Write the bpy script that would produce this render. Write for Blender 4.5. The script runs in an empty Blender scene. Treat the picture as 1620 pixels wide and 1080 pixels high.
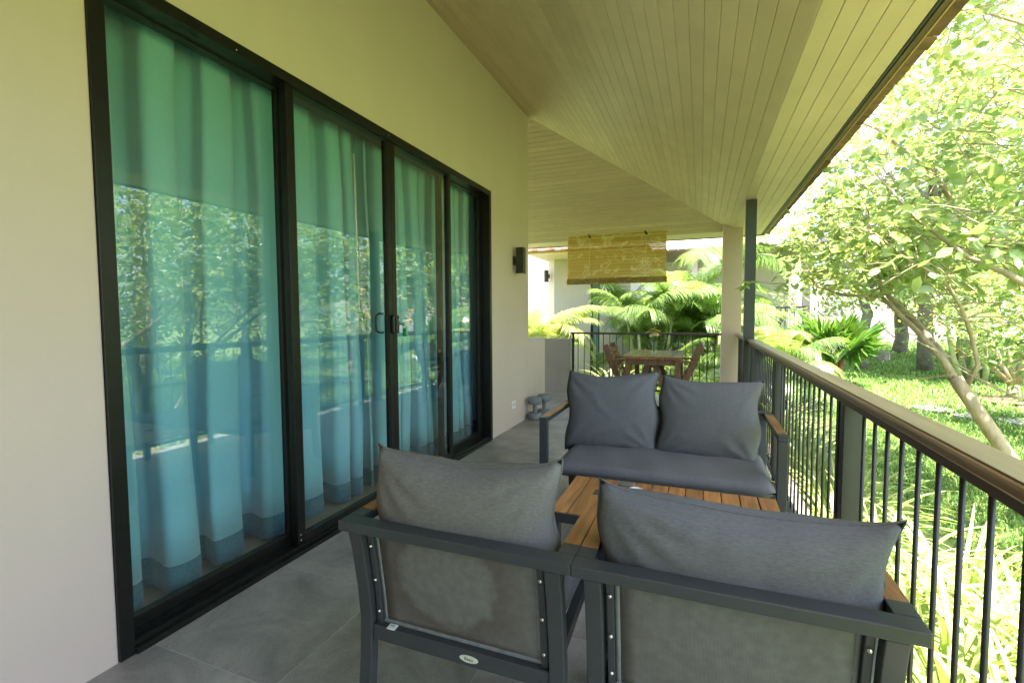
import bpy, math, random
import numpy as np
from mathutils import Vector, Matrix, noise as mnoise

SC = bpy.context.scene
COL = SC.collection
RNG = random.Random(7)
NP = np.random.RandomState(11)
R = math.radians

# ------------------------------------------------------------------ camera
cam_data = bpy.data.cameras.new('camera')
cam = bpy.data.objects.new('camera', cam_data)
COL.objects.link(cam)
SC.camera = cam
cam_data.sensor_width = 36.0
cam_data.lens = 36.0 * 759.0 / 1620.0
cam_data.clip_start = 0.05
cam_data.clip_end = 500
CAM = Vector((0, 0, 1.25))
_yaw, _pit, _rol = R(21.457), R(3.135), R(-0.279)
_f = Vector((-math.sin(_yaw) * math.cos(_pit), math.cos(_yaw) * math.cos(_pit), -math.sin(_pit)))
_r = Vector((math.cos(_yaw), math.sin(_yaw), 0))
_u = _r.cross(_f)
_r2 = math.cos(_rol) * _r + math.sin(_rol) * _u
_u2 = -math.sin(_rol) * _r + math.cos(_rol) * _u
cam.matrix_world = Matrix(((_r2.x, _u2.x, -_f.x, CAM.x), (_r2.y, _u2.y, -_f.y, CAM.y), (_r2.z, _u2.z, -_f.z, CAM.z), (0, 0, 0, 1)))

# ------------------------------------------------------------------ light
SUN_EL, SUN_AZ = 74.0, -50.0            # azimuth measured from +X towards +Y
world = bpy.data.worlds.new('World')
SC.world = world
world.use_nodes = True
wn, wl = world.node_tree.nodes, world.node_tree.links
wn.clear()
sky = wn.new('ShaderNodeTexSky')
sky.sky_type = 'NISHITA'
sky.sun_disc = False
sky.sun_elevation = R(SUN_EL)
sky.sun_rotation = R(90 - SUN_AZ)
sky.air_density = 1.0
sky.dust_density = 2.5
sky.ozone_density = 0.8
bg = wn.new('ShaderNodeBackground')
bg.inputs['Strength'].default_value = 0.15
wo = wn.new('ShaderNodeOutputWorld')
wl.new(sky.outputs[0], bg.inputs[0])
wl.new(bg.outputs[0], wo.inputs[0])
sun_data = bpy.data.lights.new('sun', 'SUN')
sun_data.energy = 5.0
sun_data.angle = R(0.6)
sun_data.color = (1.0, 0.90, 0.79)
sun = bpy.data.objects.new('sun', sun_data)
COL.objects.link(sun)
_sd = Vector((math.cos(R(SUN_EL)) * math.cos(R(SUN_AZ)), math.cos(R(SUN_EL)) * math.sin(R(SUN_AZ)), math.sin(R(SUN_EL))))
sun.rotation_euler = _sd.to_track_quat('Z', 'Y').to_euler()
sun.location = _sd * 40

vs = SC.view_settings
vs.view_transform = 'Standard'
vs.look = 'None'
vs.exposure = 2.82
vs.gamma = 1.0
vs.use_curve_mapping = False
cy = SC.cycles
cy.use_denoising = True
cy.max_bounces = 9
cy.diffuse_bounces = 6
cy.glossy_bounces = 4
cy.transmission_bounces = 6
cy.transparent_max_bounces = 24
cy.sample_clamp_indirect = 12.0
cy.caustics_reflective = False
cy.caustics_refractive = False

# ------------------------------------------------------------------ helpers
ORG = {}

def tag(o, label=None, cat=None, group=None, kind=None):
    if label: o['label'] = label
    if cat: o['category'] = cat
    if group: o['group'] = group
    if kind: o['kind'] = kind
    return o

def thing(name, label, cat, loc=(0, 0, 0), group=None):
    o = bpy.data.objects.new(name, None)
    o.empty_display_size = 0.1
    COL.objects.link(o)
    o.location = loc
    ORG[o.name] = Vector(loc)
    return tag(o, label, cat, group)

def link(name, me, parent=None, loc=None):
    o = bpy.data.objects.new(name, me)
    COL.objects.link(o)
    if parent is not None:
        o.parent = parent
    if loc is not None:
        o.location = loc
    return o

def copy_tree(o, parent=None):
    c = o.copy()
    COL.objects.link(c)
    c.parent = parent
    for ch in list(o.children):
        copy_tree(ch, c)
    return c

def np_mesh(name, verts, faces_flat, sizes, mat=None, smooth=False):
    me = bpy.data.meshes.new(name)
    verts = np.asarray(verts, np.float32)
    faces_flat = np.asarray(faces_flat, np.int32)
    sizes = np.asarray(sizes, np.int32)
    me.vertices.add(len(verts))
    me.vertices.foreach_set('co', verts.ravel())
    me.loops.add(len(faces_flat))
    me.loops.foreach_set('vertex_index', faces_flat)
    me.polygons.add(len(sizes))
    st = np.zeros(len(sizes), np.int32)
    st[1:] = np.cumsum(sizes)[:-1]
    me.polygons.foreach_set('loop_start', st)
    me.polygons.foreach_set('loop_total', sizes)
    if smooth:
        me.polygons.foreach_set('use_smooth', np.ones(len(sizes), bool))
    me.update(calc_edges=True)
    if mat: me.materials.append(mat)
    return me

class MB:
    """collects solids in world coordinates; build() links them as one mesh object"""
    def __init__(self):
        self.v, self.f = [], []
    def add(self, vs_, fs_):
        n = len(self.v)
        self.v += [Vector(v) for v in vs_]
        self.f += [tuple(i + n for i in f) for f in fs_]
        return self
    def box(self, x0, x1, y0, y1, z0, z1):
        return self.add([(x0, y0, z0), (x1, y0, z0), (x1, y1, z0), (x0, y1, z0), (x0, y0, z1), (x1, y0, z1), (x1, y1, z1), (x0, y1, z1)],
                        [(0, 3, 2, 1), (4, 5, 6, 7), (0, 1, 5, 4), (1, 2, 6, 5), (2, 3, 7, 6), (3, 0, 4, 7)])
    def hexa(self, bottom, top):
        return self.add(list(bottom) + list(top), [(0, 3, 2, 1), (4, 5, 6, 7), (0, 1, 5, 4), (1, 2, 6, 5), (2, 3, 7, 6), (3, 0, 4, 7)])
    def bar(self, a, b, w, t, up=(0, 0, 1)):
        return self.sweep([a, b], w, t, up)
    def sweep(self, pts, w, t, side):
        """rectangular section: w measured along 'side'-perpendicular horizontal axis, t along the other"""
        pts = [Vector(p) for p in pts]
        side = Vector(side)
        n0 = len(self.v)
        for i, p in enumerate(pts):
            d = (pts[min(i + 1, len(pts) - 1)] - pts[max(i - 1, 0)]).normalized()
            a = d.cross(side)
            if a.length < 1e-5: a = d.cross(Vector((1, 0, 0)))
            a.normalize()
            b = a.cross(d).normalized()
            for sa, sb in ((-1, -1), (1, -1), (1, 1), (-1, 1)):
                self.v.append(p + a * (sa * w / 2) + b * (sb * t / 2))
        k = len(pts)
        for i in range(k - 1):
            for j in range(4):
                a0 = n0 + i * 4 + j; a1 = n0 + i * 4 + (j + 1) % 4
                self.f.append((a0, a1, a1 + 4, a0 + 4))
        self.f.append((n0 + 3, n0 + 2, n0 + 1, n0))
        e = n0 + (k - 1) * 4
        self.f.append((e, e + 1, e + 2, e + 3))
        return self
    def tube(self, pts, radii, seg=8):
        pts = [Vector(p) for p in pts]
        if not hasattr(radii, '__len__'): radii = [radii] * len(pts)
        n0 = len(self.v)
        ref = Vector((0.31, 0.17, 0.93)).normalized()
        for i, p in enumerate(pts):
            d = (pts[min(i + 1, len(pts) - 1)] - pts[max(i - 1, 0)]).normalized()
            a = d.cross(ref)
            if a.length < 0.05: a = d.cross(Vector((1, 0, 0)))
            a.normalize(); b = d.cross(a)
            for j in range(seg):
                t = 2 * math.pi * j / seg
                self.v.append(p + (a * math.cos(t) + b * math.sin(t)) * radii[i])
        for i in range(len(pts) - 1):
            for j in range(seg):
                a0 = n0 + i * seg + j; a1 = n0 + i * seg + (j + 1) % seg
                self.f.append((a0, a1, a1 + seg, a0 + seg))
        self.f.append(tuple(n0 + j for j in reversed(range(seg))))
        e = n0 + (len(pts) - 1) * seg
        self.f.append(tuple(e + j for j in range(seg)))
        return self
    def lathe(self, c, prof, seg=20):
        c = Vector(c); n0 = len(self.v)
        for (r, z) in prof:
            for j in range(seg):
                t = 2 * math.pi * j / seg
                self.v.append(c + Vector((r * math.cos(t), r * math.sin(t), z)))
        for i in range(len(prof) - 1):
            for j in range(seg):
                a0 = n0 + i * seg + j; a1 = n0 + i * seg + (j + 1) % seg
                self.f.append((a0, a1, a1 + seg, a0 + seg))
        self.f.append(tuple(n0 + j for j in reversed(range(seg))))
        e = n0 + (len(prof) - 1) * seg
        self.f.append(tuple(e + j for j in range(seg)))
        return self
    def prism(self, poly, axis, a0, a1):
        """poly: 2-D outline in the two remaining axes, extruded along axis ('x','y','z')"""
        def p(u, v, w):
            return {'x': (w, u, v), 'y': (u, w, v), 'z': (u, v, w)}[axis]
        n = len(poly)
        vs_ = [p(u, v, a0) for u, v in poly] + [p(u, v, a1) for u, v in poly]
        fs_ = [tuple(reversed(range(n))), tuple(range(n, 2 * n))] + [(i, (i + 1) % n, n + (i + 1) % n, n + i) for i in range(n)]
        return self.add(vs_, fs_)
    def build(self, name, mat, parent=None, bevel=0.0, smooth=False, seg=2, origin=None, sub=0):
        org = Vector(origin) if origin is not None else (ORG.get(parent.name, Vector()) if parent is not None else Vector())
        me = bpy.data.meshes.new(name)
        me.from_pydata([tuple(v - org) for v in self.v], [], self.f)
        if isinstance(mat, (list, tuple)):
            for m in mat: me.materials.append(m)
        elif mat: me.materials.append(mat)
        import bmesh
        bm = bmesh.new(); bm.from_mesh(me)
        bmesh.ops.recalc_face_normals(bm, faces=bm.faces)
        bm.to_mesh(me); bm.free()
        if smooth:
            for p in me.polygons: p.use_smooth = True
        o = bpy.data.objects.new(name, me)
        COL.objects.link(o)
        if parent is not None:
            o.parent = parent
            ORG[o.name] = org
        else:
            o.location = org
            ORG[o.name] = org
        if bevel:
            b = o.modifiers.new('bevel', 'BEVEL'); b.width = bevel; b.segments = seg; b.limit_method = 'ANGLE'; b.angle_limit = R(40)
        if sub:
            s = o.modifiers.new('sub', 'SUBSURF'); s.levels = sub; s.render_levels = sub
        return o

# ------------------------------------------------------------------ materials
def newmat(name):
    m = bpy.data.materials.new(name); m.use_nodes = True
    nt = m.node_tree; nt.nodes.clear()
    out = nt.nodes.new('ShaderNodeOutputMaterial')
    return m, nt.nodes, nt.links, out

def mat(name, col, rough=0.6, var=0.12, scale=6.0, stretch=(1, 1, 1), bump=0.0, bscale=None, metal=0.0, spec=0.5,
        objrand=0.0, col2=None, detail=6.0, bstretch=None, coat=0.0, rvar=0.0, lo=0.35, hi=0.65):
    m, N, L, out = newmat(name)
    b = N.new('ShaderNodeBsdfPrincipled')
    L.new(b.outputs[0], out.inputs[0])
    tc = N.new('ShaderNodeTexCoord')
    mp = N.new('ShaderNodeMapping'); mp.inputs['Scale'].default_value = stretch
    L.new(tc.outputs['Object'], mp.inputs[0])
    oi = N.new('ShaderNodeObjectInfo')
    add = N.new('ShaderNodeVectorMath'); add.operation = 'ADD'
    cmb = N.new('ShaderNodeMath'); cmb.operation = 'MULTIPLY'; cmb.inputs[1].default_value = 37.0 if objrand else 0.0
    L.new(oi.outputs['Random'], cmb.inputs[0])
    L.new(mp.outputs[0], add.inputs[0]); L.new(cmb.outputs[0], add.inputs[1])
    no = N.new('ShaderNodeTexNoise'); no.inputs['Scale'].default_value = scale; no.inputs['Detail'].default_value = detail
    no.inputs['Roughness'].default_value = 0.62
    L.new(add.outputs[0], no.inputs['Vector'])
    cr = N.new('ShaderNodeValToRGB')
    c1 = tuple(c * (1 - var) for c in col) + (1,)
    c2 = (tuple(col2) if col2 else tuple(min(1, c * (1 + var)) for c in col)) + (1,)
    cr.color_ramp.elements[0].position = lo; cr.color_ramp.elements[1].position = hi
    cr.color_ramp.elements[0].color = c1; cr.color_ramp.elements[1].color = c2
    L.new(no.outputs['Fac'], cr.inputs[0])
    src = cr.outputs[0]
    if objrand:
        hs = N.new('ShaderNodeHueSaturation')
        mr = N.new('ShaderNodeMapRange'); mr.inputs['To Min'].default_value = 1 - objrand; mr.inputs['To Max'].default_value = 1 + objrand
        L.new(oi.outputs['Random'], mr.inputs['Value']); L.new(mr.outputs[0], hs.inputs['Value'])
        L.new(src, hs.inputs['Color']); src = hs.outputs[0]
    L.new(src, b.inputs['Base Color'])
    b.inputs['Roughness'].default_value = rough
    b.inputs['Metallic'].default_value = metal
    b.inputs['Specular IOR Level'].default_value = spec
    b.inputs['Coat Weight'].default_value = coat
    if rvar:
        mr2 = N.new('ShaderNodeMapRange'); mr2.inputs['To Min'].default_value = rough - rvar; mr2.inputs['To Max'].default_value = rough + rvar
        L.new(no.outputs['Fac'], mr2.inputs['Value']); L.new(mr2.outputs[0], b.inputs['Roughness'])
    if bump:
        n2 = N.new('ShaderNodeTexNoise'); n2.inputs['Scale'].default_value = bscale or scale * 4; n2.inputs['Detail'].default_value = 4
        mp2 = N.new('ShaderNodeMapping'); mp2.inputs['Scale'].default_value = bstretch or stretch
        L.new(tc.outputs['Object'], mp2.inputs[0]); L.new(mp2.outputs[0], n2.inputs['Vector'])
        bp = N.new('ShaderNodeBump'); bp.inputs['Strength'].default_value = bump; bp.inputs['Distance'].default_value = 0.01
        L.new(n2.outputs['Fac'], bp.inputs['Height']); L.new(bp.outputs[0], b.inputs['Normal'])
    return m

def leafmat(name, col, col2, trans=0.45, gloss=0.35, rough=0.35):
    m, N, L, out = newmat(name)
    geo = N.new('ShaderNodeNewGeometry')
    oi = N.new('ShaderNodeObjectInfo')
    ad = N.new('ShaderNodeMath'); ad.operation = 'ADD'
    L.new(geo.outputs['Random Per Island'], ad.inputs[0]); L.new(oi.outputs['Random'], ad.inputs[1])
    fr = N.new('ShaderNodeMath'); fr.operation = 'FRACT'; L.new(ad.outputs[0], fr.inputs[0])
    cr = N.new('ShaderNodeValToRGB')
    cr.color_ramp.elements[0].color = tuple(col) + (1,); cr.color_ramp.elements[1].color = tuple(col2) + (1,)
    L.new(fr.outputs[0], cr.inputs[0])
    b = N.new('ShaderNodeBsdfPrincipled')
    b.inputs['Roughness'].default_value = rough
    b.inputs['Specular IOR Level'].default_value = gloss
    L.new(cr.outputs[0], b.inputs['Base Color'])
    t = N.new('ShaderNodeBsdfTranslucent')
    hs = N.new('ShaderNodeMix'); hs.data_type = 'RGBA'; hs.blend_type = 'MULTIPLY'; hs.inputs[0].default_value = 1.0
    L.new(cr.outputs[0], hs.inputs[6]); hs.inputs[7].default_value = (1.75, 1.65, 1.0, 1)
    L.new(hs.outputs[2], t.inputs[0])
    mx = N.new('ShaderNodeMixShader'); mx.inputs[0].default_value = trans
    L.new(b.outputs[0], mx.inputs[1]); L.new(t.outputs[0], mx.inputs[2])
    L.new(mx.outputs[0], out.inputs[0])
    return m

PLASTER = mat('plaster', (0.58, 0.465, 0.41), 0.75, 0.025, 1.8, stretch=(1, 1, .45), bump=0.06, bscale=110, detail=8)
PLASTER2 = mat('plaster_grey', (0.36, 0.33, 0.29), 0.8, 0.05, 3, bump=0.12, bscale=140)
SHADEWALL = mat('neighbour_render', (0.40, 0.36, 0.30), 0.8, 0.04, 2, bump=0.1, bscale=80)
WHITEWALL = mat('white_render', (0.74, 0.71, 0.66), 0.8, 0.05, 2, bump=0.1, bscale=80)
PINKWALL = mat('pale_render', (0.62, 0.56, 0.53), 0.8, 0.05, 2, bump=0.1, bscale=80)
BOARD = mat('board_paint', (0.57, 0.43, 0.315), 0.5, 0.06, 3, stretch=(1, 1, 1), bump=0.06, bscale=60, objrand=0.05)
FRAME = mat('door_aluminium', (0.009, 0.009, 0.008), 0.36, 0.2, 20, spec=0.3, bump=0.02, bscale=300)
ALU = mat('furniture_aluminium', (0.038, 0.043, 0.045), 0.42, 0.06, 14, spec=0.5, bump=0.03, bscale=500)
STEEL = mat('railing_steel', (0.018, 0.018, 0.017), 0.45, 0.12, 16, bump=0.03, bscale=300)
POSTST = mat('post_steel', (0.045, 0.055, 0.06), 0.45, 0.1, 8, bump=0.03, bscale=200)
TEAK = mat('teak', (0.34, 0.155, 0.05), 0.45, 0.34, 5, stretch=(9, 0.9, 9), bump=0.10, bscale=10, bstretch=(18, 1.2, 18), objrand=0.16, detail=8)
RAILWOOD = mat('rail_wood', (0.25, 0.14, 0.068), 0.38, 0.22, 4, stretch=(9, 0.6, 9), bump=0.06, bscale=8, bstretch=(18, 1, 18), detail=8, spec=0.6)
RAILTOP = mat('rail_top', (0.25, 0.19, 0.10), 0.42, 0.16, 4, stretch=(9, 0.5, 9), bump=0.06, bscale=8, bstretch=(18, 1, 18), detail=8)
RAILDARK = mat('rail_dark', (0.075, 0.042, 0.027), 0.5, 0.2, 5, stretch=(9, .6, 9))
RAILDARKX = mat('rail_dark_across', (0.06, 0.04, 0.03), 0.5, 0.2, 5, stretch=(.6, 9, 9))
DINWOOD = mat('dining_wood', (0.155, 0.083, 0.042), 0.5, 0.3, 6, stretch=(5, 5, 1.5), bump=0.08, bscale=14, objrand=0.15)
DINTOP = mat('dining_top_wood', (0.26, 0.125, 0.055), 0.22, 0.25, 5, stretch=(8, .9, 8), bump=0.03, bscale=14, objrand=0.1, spec=0.7)
BAMBOO = None
FASCIA = mat('fascia_wood', (0.12, 0.075, 0.04), 0.6, 0.3, 5, stretch=(8, .8, 8), bump=0.1, bscale=14)
FASCIATRIM = mat('fascia_trim', (0.42, 0.27, 0.10), 0.5, 0.2, 5, stretch=(8, .8, 8))
DRIP = mat('drip_strip', (0.03, 0.035, 0.035), 0.5, 0.1, 8)
TILE = mat('roof_tile', (0.22, 0.125, 0.075), 0.8, 0.35, 9, bump=0.25, bscale=60, objrand=0.3)
SHINGLE = mat('grey_shingle', (0.30, 0.26, 0.24), 0.85, 0.3, 9, bump=0.3, bscale=50, objrand=0.2)
CUSHION = mat('cushion_fabric', (0.122, 0.124, 0.128), 0.9, 0.14, 70, stretch=(1, 4, 4), bump=0.12, bscale=420, spec=0.15, detail=9)
CUSHION2 = mat('cushion_fabric_worn', (0.155, 0.148, 0.137), 0.9, 0.15, 60, stretch=(1, 4, 4), bump=0.12, bscale=420, spec=0.15, detail=9)
BLACK = mat('black_plastic', (0.012, 0.012, 0.012), 0.4, 0.1, 8)
LAMPMAT = mat('lamp_metal', (0.022, 0.024, 0.02), 0.42, 0.1, 12)
WHITEPL = mat('white_plastic', (0.75, 0.75, 0.73), 0.4, 0.03, 5)
CHROME = mat('chrome', (0.6, 0.6, 0.58), 0.25, 0.05, 8, metal=1.0)
DUMB = mat('dumbbell_foam', (0.17, 0.19, 0.20), 0.55, 0.12, 12, bump=0.1, bscale=120)
GREENTAG = mat('green_plastic', (0.0, 0.22, 0.06), 0.4, 0.05, 5)
BADGE = mat('badge_metal', (0.55, 0.58, 0.45), 0.4, 0.05, 20)
INKM = mat('badge_ink', (0.12, 0.13, 0.10), 0.6, 0.05, 20)
CURT = None
STONE = mat('stepping_stone', (0.27, 0.26, 0.25), 0.85, 0.2, 5, bump=0.3, bscale=30)
KERB = mat('kerb_stone', (0.45, 0.43, 0.39), 0.85, 0.15, 4, bump=0.2, bscale=30)
SOIL = mat('soil', (0.10, 0.065, 0.04), 0.95, 0.35, 12, bump=0.4, bscale=40)
BARK = mat('bark', (0.30, 0.245, 0.15), 0.85, 0.28, 8, stretch=(2, 2, .7), bump=0.35, bscale=20, bstretch=(3, 3, .8))
BARKG = mat('grey_bark', (0.20, 0.18, 0.15), 0.9, 0.3, 7, bump=0.4, bscale=18)
PALMTR = mat('palm_trunk', (0.27, 0.25, 0.20), 0.85, 0.25, 4, stretch=(1, 1, 9), bump=0.3, bscale=5, bstretch=(1, 1, 14))
REDSTEM = mat('red_stem', (0.26, 0.09, 0.04), 0.55, 0.3, 8, stretch=(2, 2, 1))
CANE = mat('cane', (0.30, 0.33, 0.16), 0.6, 0.25, 6, stretch=(1, 1, 6))
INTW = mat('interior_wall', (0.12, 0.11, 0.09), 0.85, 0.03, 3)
INTF = mat('interior_floor', (0.36, 0.30, 0.22), 0.5, 0.12, 4, stretch=(3, .4, 1))
FLOWERW = mat('white_petal', (0.75, 0.72, 0.6), 0.7, 0.05, 5)
FLOWERY = mat('yellow_petal', (0.75, 0.48, 0.03), 0.6, 0.1, 5)
LEAF = leafmat('tree_leaf', (0.14, 0.225, 0.085), (0.34, 0.42, 0.195), 0.5, 0.5, 0.32)
LEAFD = leafmat('dense_leaf', (0.10, 0.17, 0.05), (0.22, 0.30, 0.10), 0.45, 0.5, 0.35)
LEAFY = leafmat('young_leaf', (0.22, 0.29, 0.09), (0.36, 0.42, 0.14), 0.45, 0.4, 0.4)
PALM = leafmat('palm_leaf', (0.09, 0.185, 0.055), (0.26, 0.36, 0.12), 0.45, 1.0, 0.24)
PALMY = leafmat('yellow_palm_leaf', (0.24, 0.33, 0.10), (0.42, 0.47, 0.19), 0.42, 0.6, 0.3)
FAN = leafmat('fan_leaf', (0.05, 0.14, 0.02), (0.12, 0.22, 0.03), 0.3, 0.6, 0.3)
STRAP = leafmat('strap_leaf', (0.17, 0.27, 0.06), (0.45, 0.48, 0.22), 0.32, 0.5, 0.38)
GRASS = leafmat('grass_blade', (0.065, 0.16, 0.045), (0.24, 0.355, 0.105), 0.3, 0.25, 0.5)

def make_bamboo():
    m, N, L, out = newmat('bamboo_reed')
    geo = N.new('ShaderNodeNewGeometry')
    tc = N.new('ShaderNodeTexCoord')
    mp = N.new('ShaderNodeMapping'); mp.inputs['Scale'].default_value = (2.2, 1, 3.6)
    L.new(tc.outputs['Object'], mp.inputs[0])
    wv = N.new('ShaderNodeTexNoise'); wv.inputs['Scale'].default_value = 1.15; wv.inputs['Detail'].default_value = 1.5; wv.inputs['Distortion'].default_value = 1.6
    L.new(mp.outputs[0], wv.inputs['Vector'])
    r1 = N.new('ShaderNodeValToRGB')                     # pale brushed swirl printed on the reeds
    e = r1.color_ramp.elements
    e[0].position = .47; e[0].color = (0, 0, 0, 1); e[1].position = .50; e[1].color = (1, 1, 1, 1)
    e2 = r1.color_ramp.elements.new(.545); e2.color = (0, 0, 0, 1)
    L.new(wv.outputs['Fac'], r1.inputs[0])
    n3 = N.new('ShaderNodeTexNoise'); n3.inputs['Scale'].default_value = 60
    mp3 = N.new('ShaderNodeMapping'); mp3.inputs['Scale'].default_value = (.5, 1, 3)
    L.new(tc.outputs['Object'], mp3.inputs[0]); L.new(mp3.outputs[0], n3.inputs['Vector'])
    r3 = N.new('ShaderNodeValToRGB'); r3.color_ramp.elements[0].position = .36; r3.color_ramp.elements[1].position = .56
    L.new(n3.outputs['Fac'], r3.inputs[0])
    mu = N.new('ShaderNodeMath'); mu.operation = 'MULTIPLY'
    L.new(r1.outputs[0], mu.inputs[0]); L.new(r3.outputs[0], mu.inputs[1])
    cr = N.new('ShaderNodeValToRGB')
    cr.color_ramp.elements[0].color = (0.60, 0.46, 0.17, 1); cr.color_ramp.elements[1].color = (0.84, 0.71, 0.32, 1)
    L.new(geo.outputs['Random Per Island'], cr.inputs[0])
    mc = N.new('ShaderNodeMix'); mc.data_type = 'RGBA'
    L.new(mu.outputs[0], mc.inputs[0]); L.new(cr.outputs[0], mc.inputs[6]); mc.inputs[7].default_value = (0.90, 0.86, 0.70, 1)
    d = N.new('ShaderNodeBsdfPrincipled'); d.inputs['Roughness'].default_value = .5
    L.new(mc.outputs[2], d.inputs['Base Color'])
    t = N.new('ShaderNodeBsdfTranslucent'); L.new(mc.outputs[2], t.inputs[0])
    mx = N.new('ShaderNodeMixShader'); mx.inputs[0].default_value = .7
    L.new(d.outputs[0], mx.inputs[1]); L.new(t.outputs[0], mx.inputs[2]); L.new(mx.outputs[0], out.inputs[0])
    return m
BAMBOO = make_bamboo()

def make_curtain(name, col, var):
    m, N, L, out = newmat(name)
    tc = N.new('ShaderNodeTexCoord')
    mp = N.new('ShaderNodeMapping'); mp.inputs['Scale'].default_value = (300, 300, 60)
    L.new(tc.outputs['Object'], mp.inputs[0])
    no = N.new('ShaderNodeTexNoise'); no.inputs['Scale'].default_value = 1.0; no.inputs['Detail'].default_value = 3
    L.new(mp.outputs[0], no.inputs['Vector'])
    cr = N.new('ShaderNodeValToRGB')
    cr.color_ramp.elements[0].color = tuple(c * (1 - var) for c in col) + (1,); cr.color_ramp.elements[1].color = tuple(c * (1 + var) for c in col) + (1,)
    cr.color_ramp.elements[0].position = .3; cr.color_ramp.elements[1].position = .7
    L.new(no.outputs['Fac'], cr.inputs[0])
    d = N.new('ShaderNodeBsdfPrincipled'); d.inputs['Roughness'].default_value = .85; d.inputs['Specular IOR Level'].default_value = .2
    d.inputs['Sheen Weight'].default_value = .3
    L.new(cr.outputs[0], d.inputs['Base Color'])
    bp = N.new('ShaderNodeBump'); bp.inputs['Strength'].default_value = .12; bp.inputs['Distance'].default_value = .004
    L.new(no.outputs['Fac'], bp.inputs['Height']); L.new(bp.outputs[0], d.inputs['Normal'])
    t = N.new('ShaderNodeBsdfTranslucent'); L.new(cr.outputs[0], t.inputs[0])
    mx = N.new('ShaderNodeMixShader'); mx.inputs[0].default_value = .12
    L.new(d.outputs[0], mx.inputs[1]); L.new(t.outputs[0], mx.inputs[2]); L.new(mx.outputs[0], out.inputs[0])
    return m
CURT = make_curtain('curtain_cloth', (0.26, 0.56, 0.66), 0.04)
HEM = make_curtain('curtain_hem', (0.055, 0.145, 0.19), 0.35)

def make_glass():
    m, N, L, out = newmat('window_glass')
    lw_ = N.new('ShaderNodeLayerWeight'); lw_.inputs['Blend'].default_value = .5
    pw = N.new('ShaderNodeMath'); pw.operation = 'POWER'; pw.inputs[1].default_value = 5.0
    L.new(lw_.outputs['Facing'], pw.inputs[0])
    fr = N.new('ShaderNodeMath'); fr.operation = 'MULTIPLY_ADD'; fr.inputs[1].default_value = .938; fr.inputs[2].default_value = .062
    L.new(pw.outputs[0], fr.inputs[0])
    t = N.new('ShaderNodeBsdfTransparent'); t.inputs[0].default_value = (0.95, 0.985, 0.97, 1)
    g = N.new('ShaderNodeBsdfGlossy'); g.inputs['Roughness'].default_value = 0.0; g.inputs[0].default_value = (.97, 1, .98, 1)
    mx = N.new('ShaderNodeMixShader')
    L.new(fr.outputs[0], mx.inputs[0]); L.new(t.outputs[0], mx.inputs[1]); L.new(g.outputs[0], mx.inputs[2]); L.new(mx.outputs[0], out.inputs[0])
    return m
GLASS = make_glass()

def make_floor():
    m, N, L, out = newmat('porcelain_tile')
    b = N.new('ShaderNodeBsdfPrincipled'); L.new(b.outputs[0], out.inputs[0])
    tc = N.new('ShaderNodeTexCoord'); oi = N.new('ShaderNodeObjectInfo')
    ml = N.new('ShaderNodeMath'); ml.operation = 'MULTIPLY'; ml.inputs[1].default_value = 53
    L.new(oi.outputs['Random'], ml.inputs[0])
    va = N.new('ShaderNodeVectorMath'); va.operation = 'ADD'; L.new(tc.outputs['Object'], va.inputs[0]); L.new(ml.outputs[0], va.inputs[1])
    n1 = N.new('ShaderNodeTexNoise'); n1.inputs['Scale'].default_value = 3.2; n1.inputs['Detail'].default_value = 8; n1.inputs['Roughness'].default_value = .65; n1.inputs['Distortion'].default_value = .5
    n2 = N.new('ShaderNodeTexNoise'); n2.inputs['Scale'].default_value = 130; n2.inputs['Detail'].default_value = 3
    L.new(va.outputs[0], n1.inputs['Vector']); L.new(va.outputs[0], n2.inputs['Vector'])
    cr = N.new('ShaderNodeValToRGB')
    cr.color_ramp.elements[0].position = .3; cr.color_ramp.elements[1].position = .72
    cr.color_ramp.elements[0].color = (.18, .165, .155, 1); cr.color_ramp.elements[1].color = (.45, .415, .39, 1)
    L.new(n1.outputs['Fac'], cr.inputs[0])
    mx = N.new('ShaderNodeMix'); mx.data_type = 'RGBA'; mx.blend_type = 'OVERLAY'; mx.inputs[0].default_value = .25
    L.new(cr.outputs[0], mx.inputs[6]); L.new(n2.outputs['Fac'], mx.inputs[7])
    L.new(mx.outputs[2], b.inputs['Base Color'])
    mr = N.new('ShaderNodeMapRange'); mr.inputs['To Min'].default_value = .32; mr.inputs['To Max'].default_value = .6
    L.new(n1.outputs['Fac'], mr.inputs['Value']); L.new(mr.outputs[0], b.inputs['Roughness'])
    bp = N.new('ShaderNodeBump'); bp.inputs['Strength'].default_value = .06; bp.inputs['Distance'].default_value = .005
    L.new(n2.outputs['Fac'], bp.inputs['Height']); L.new(bp.outputs[0], b.inputs['Normal'])
    return m
FLOOR = make_floor()
GROUT = mat('grout', (0.42, 0.41, 0.39), 0.9, 0.1, 20)

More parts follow.
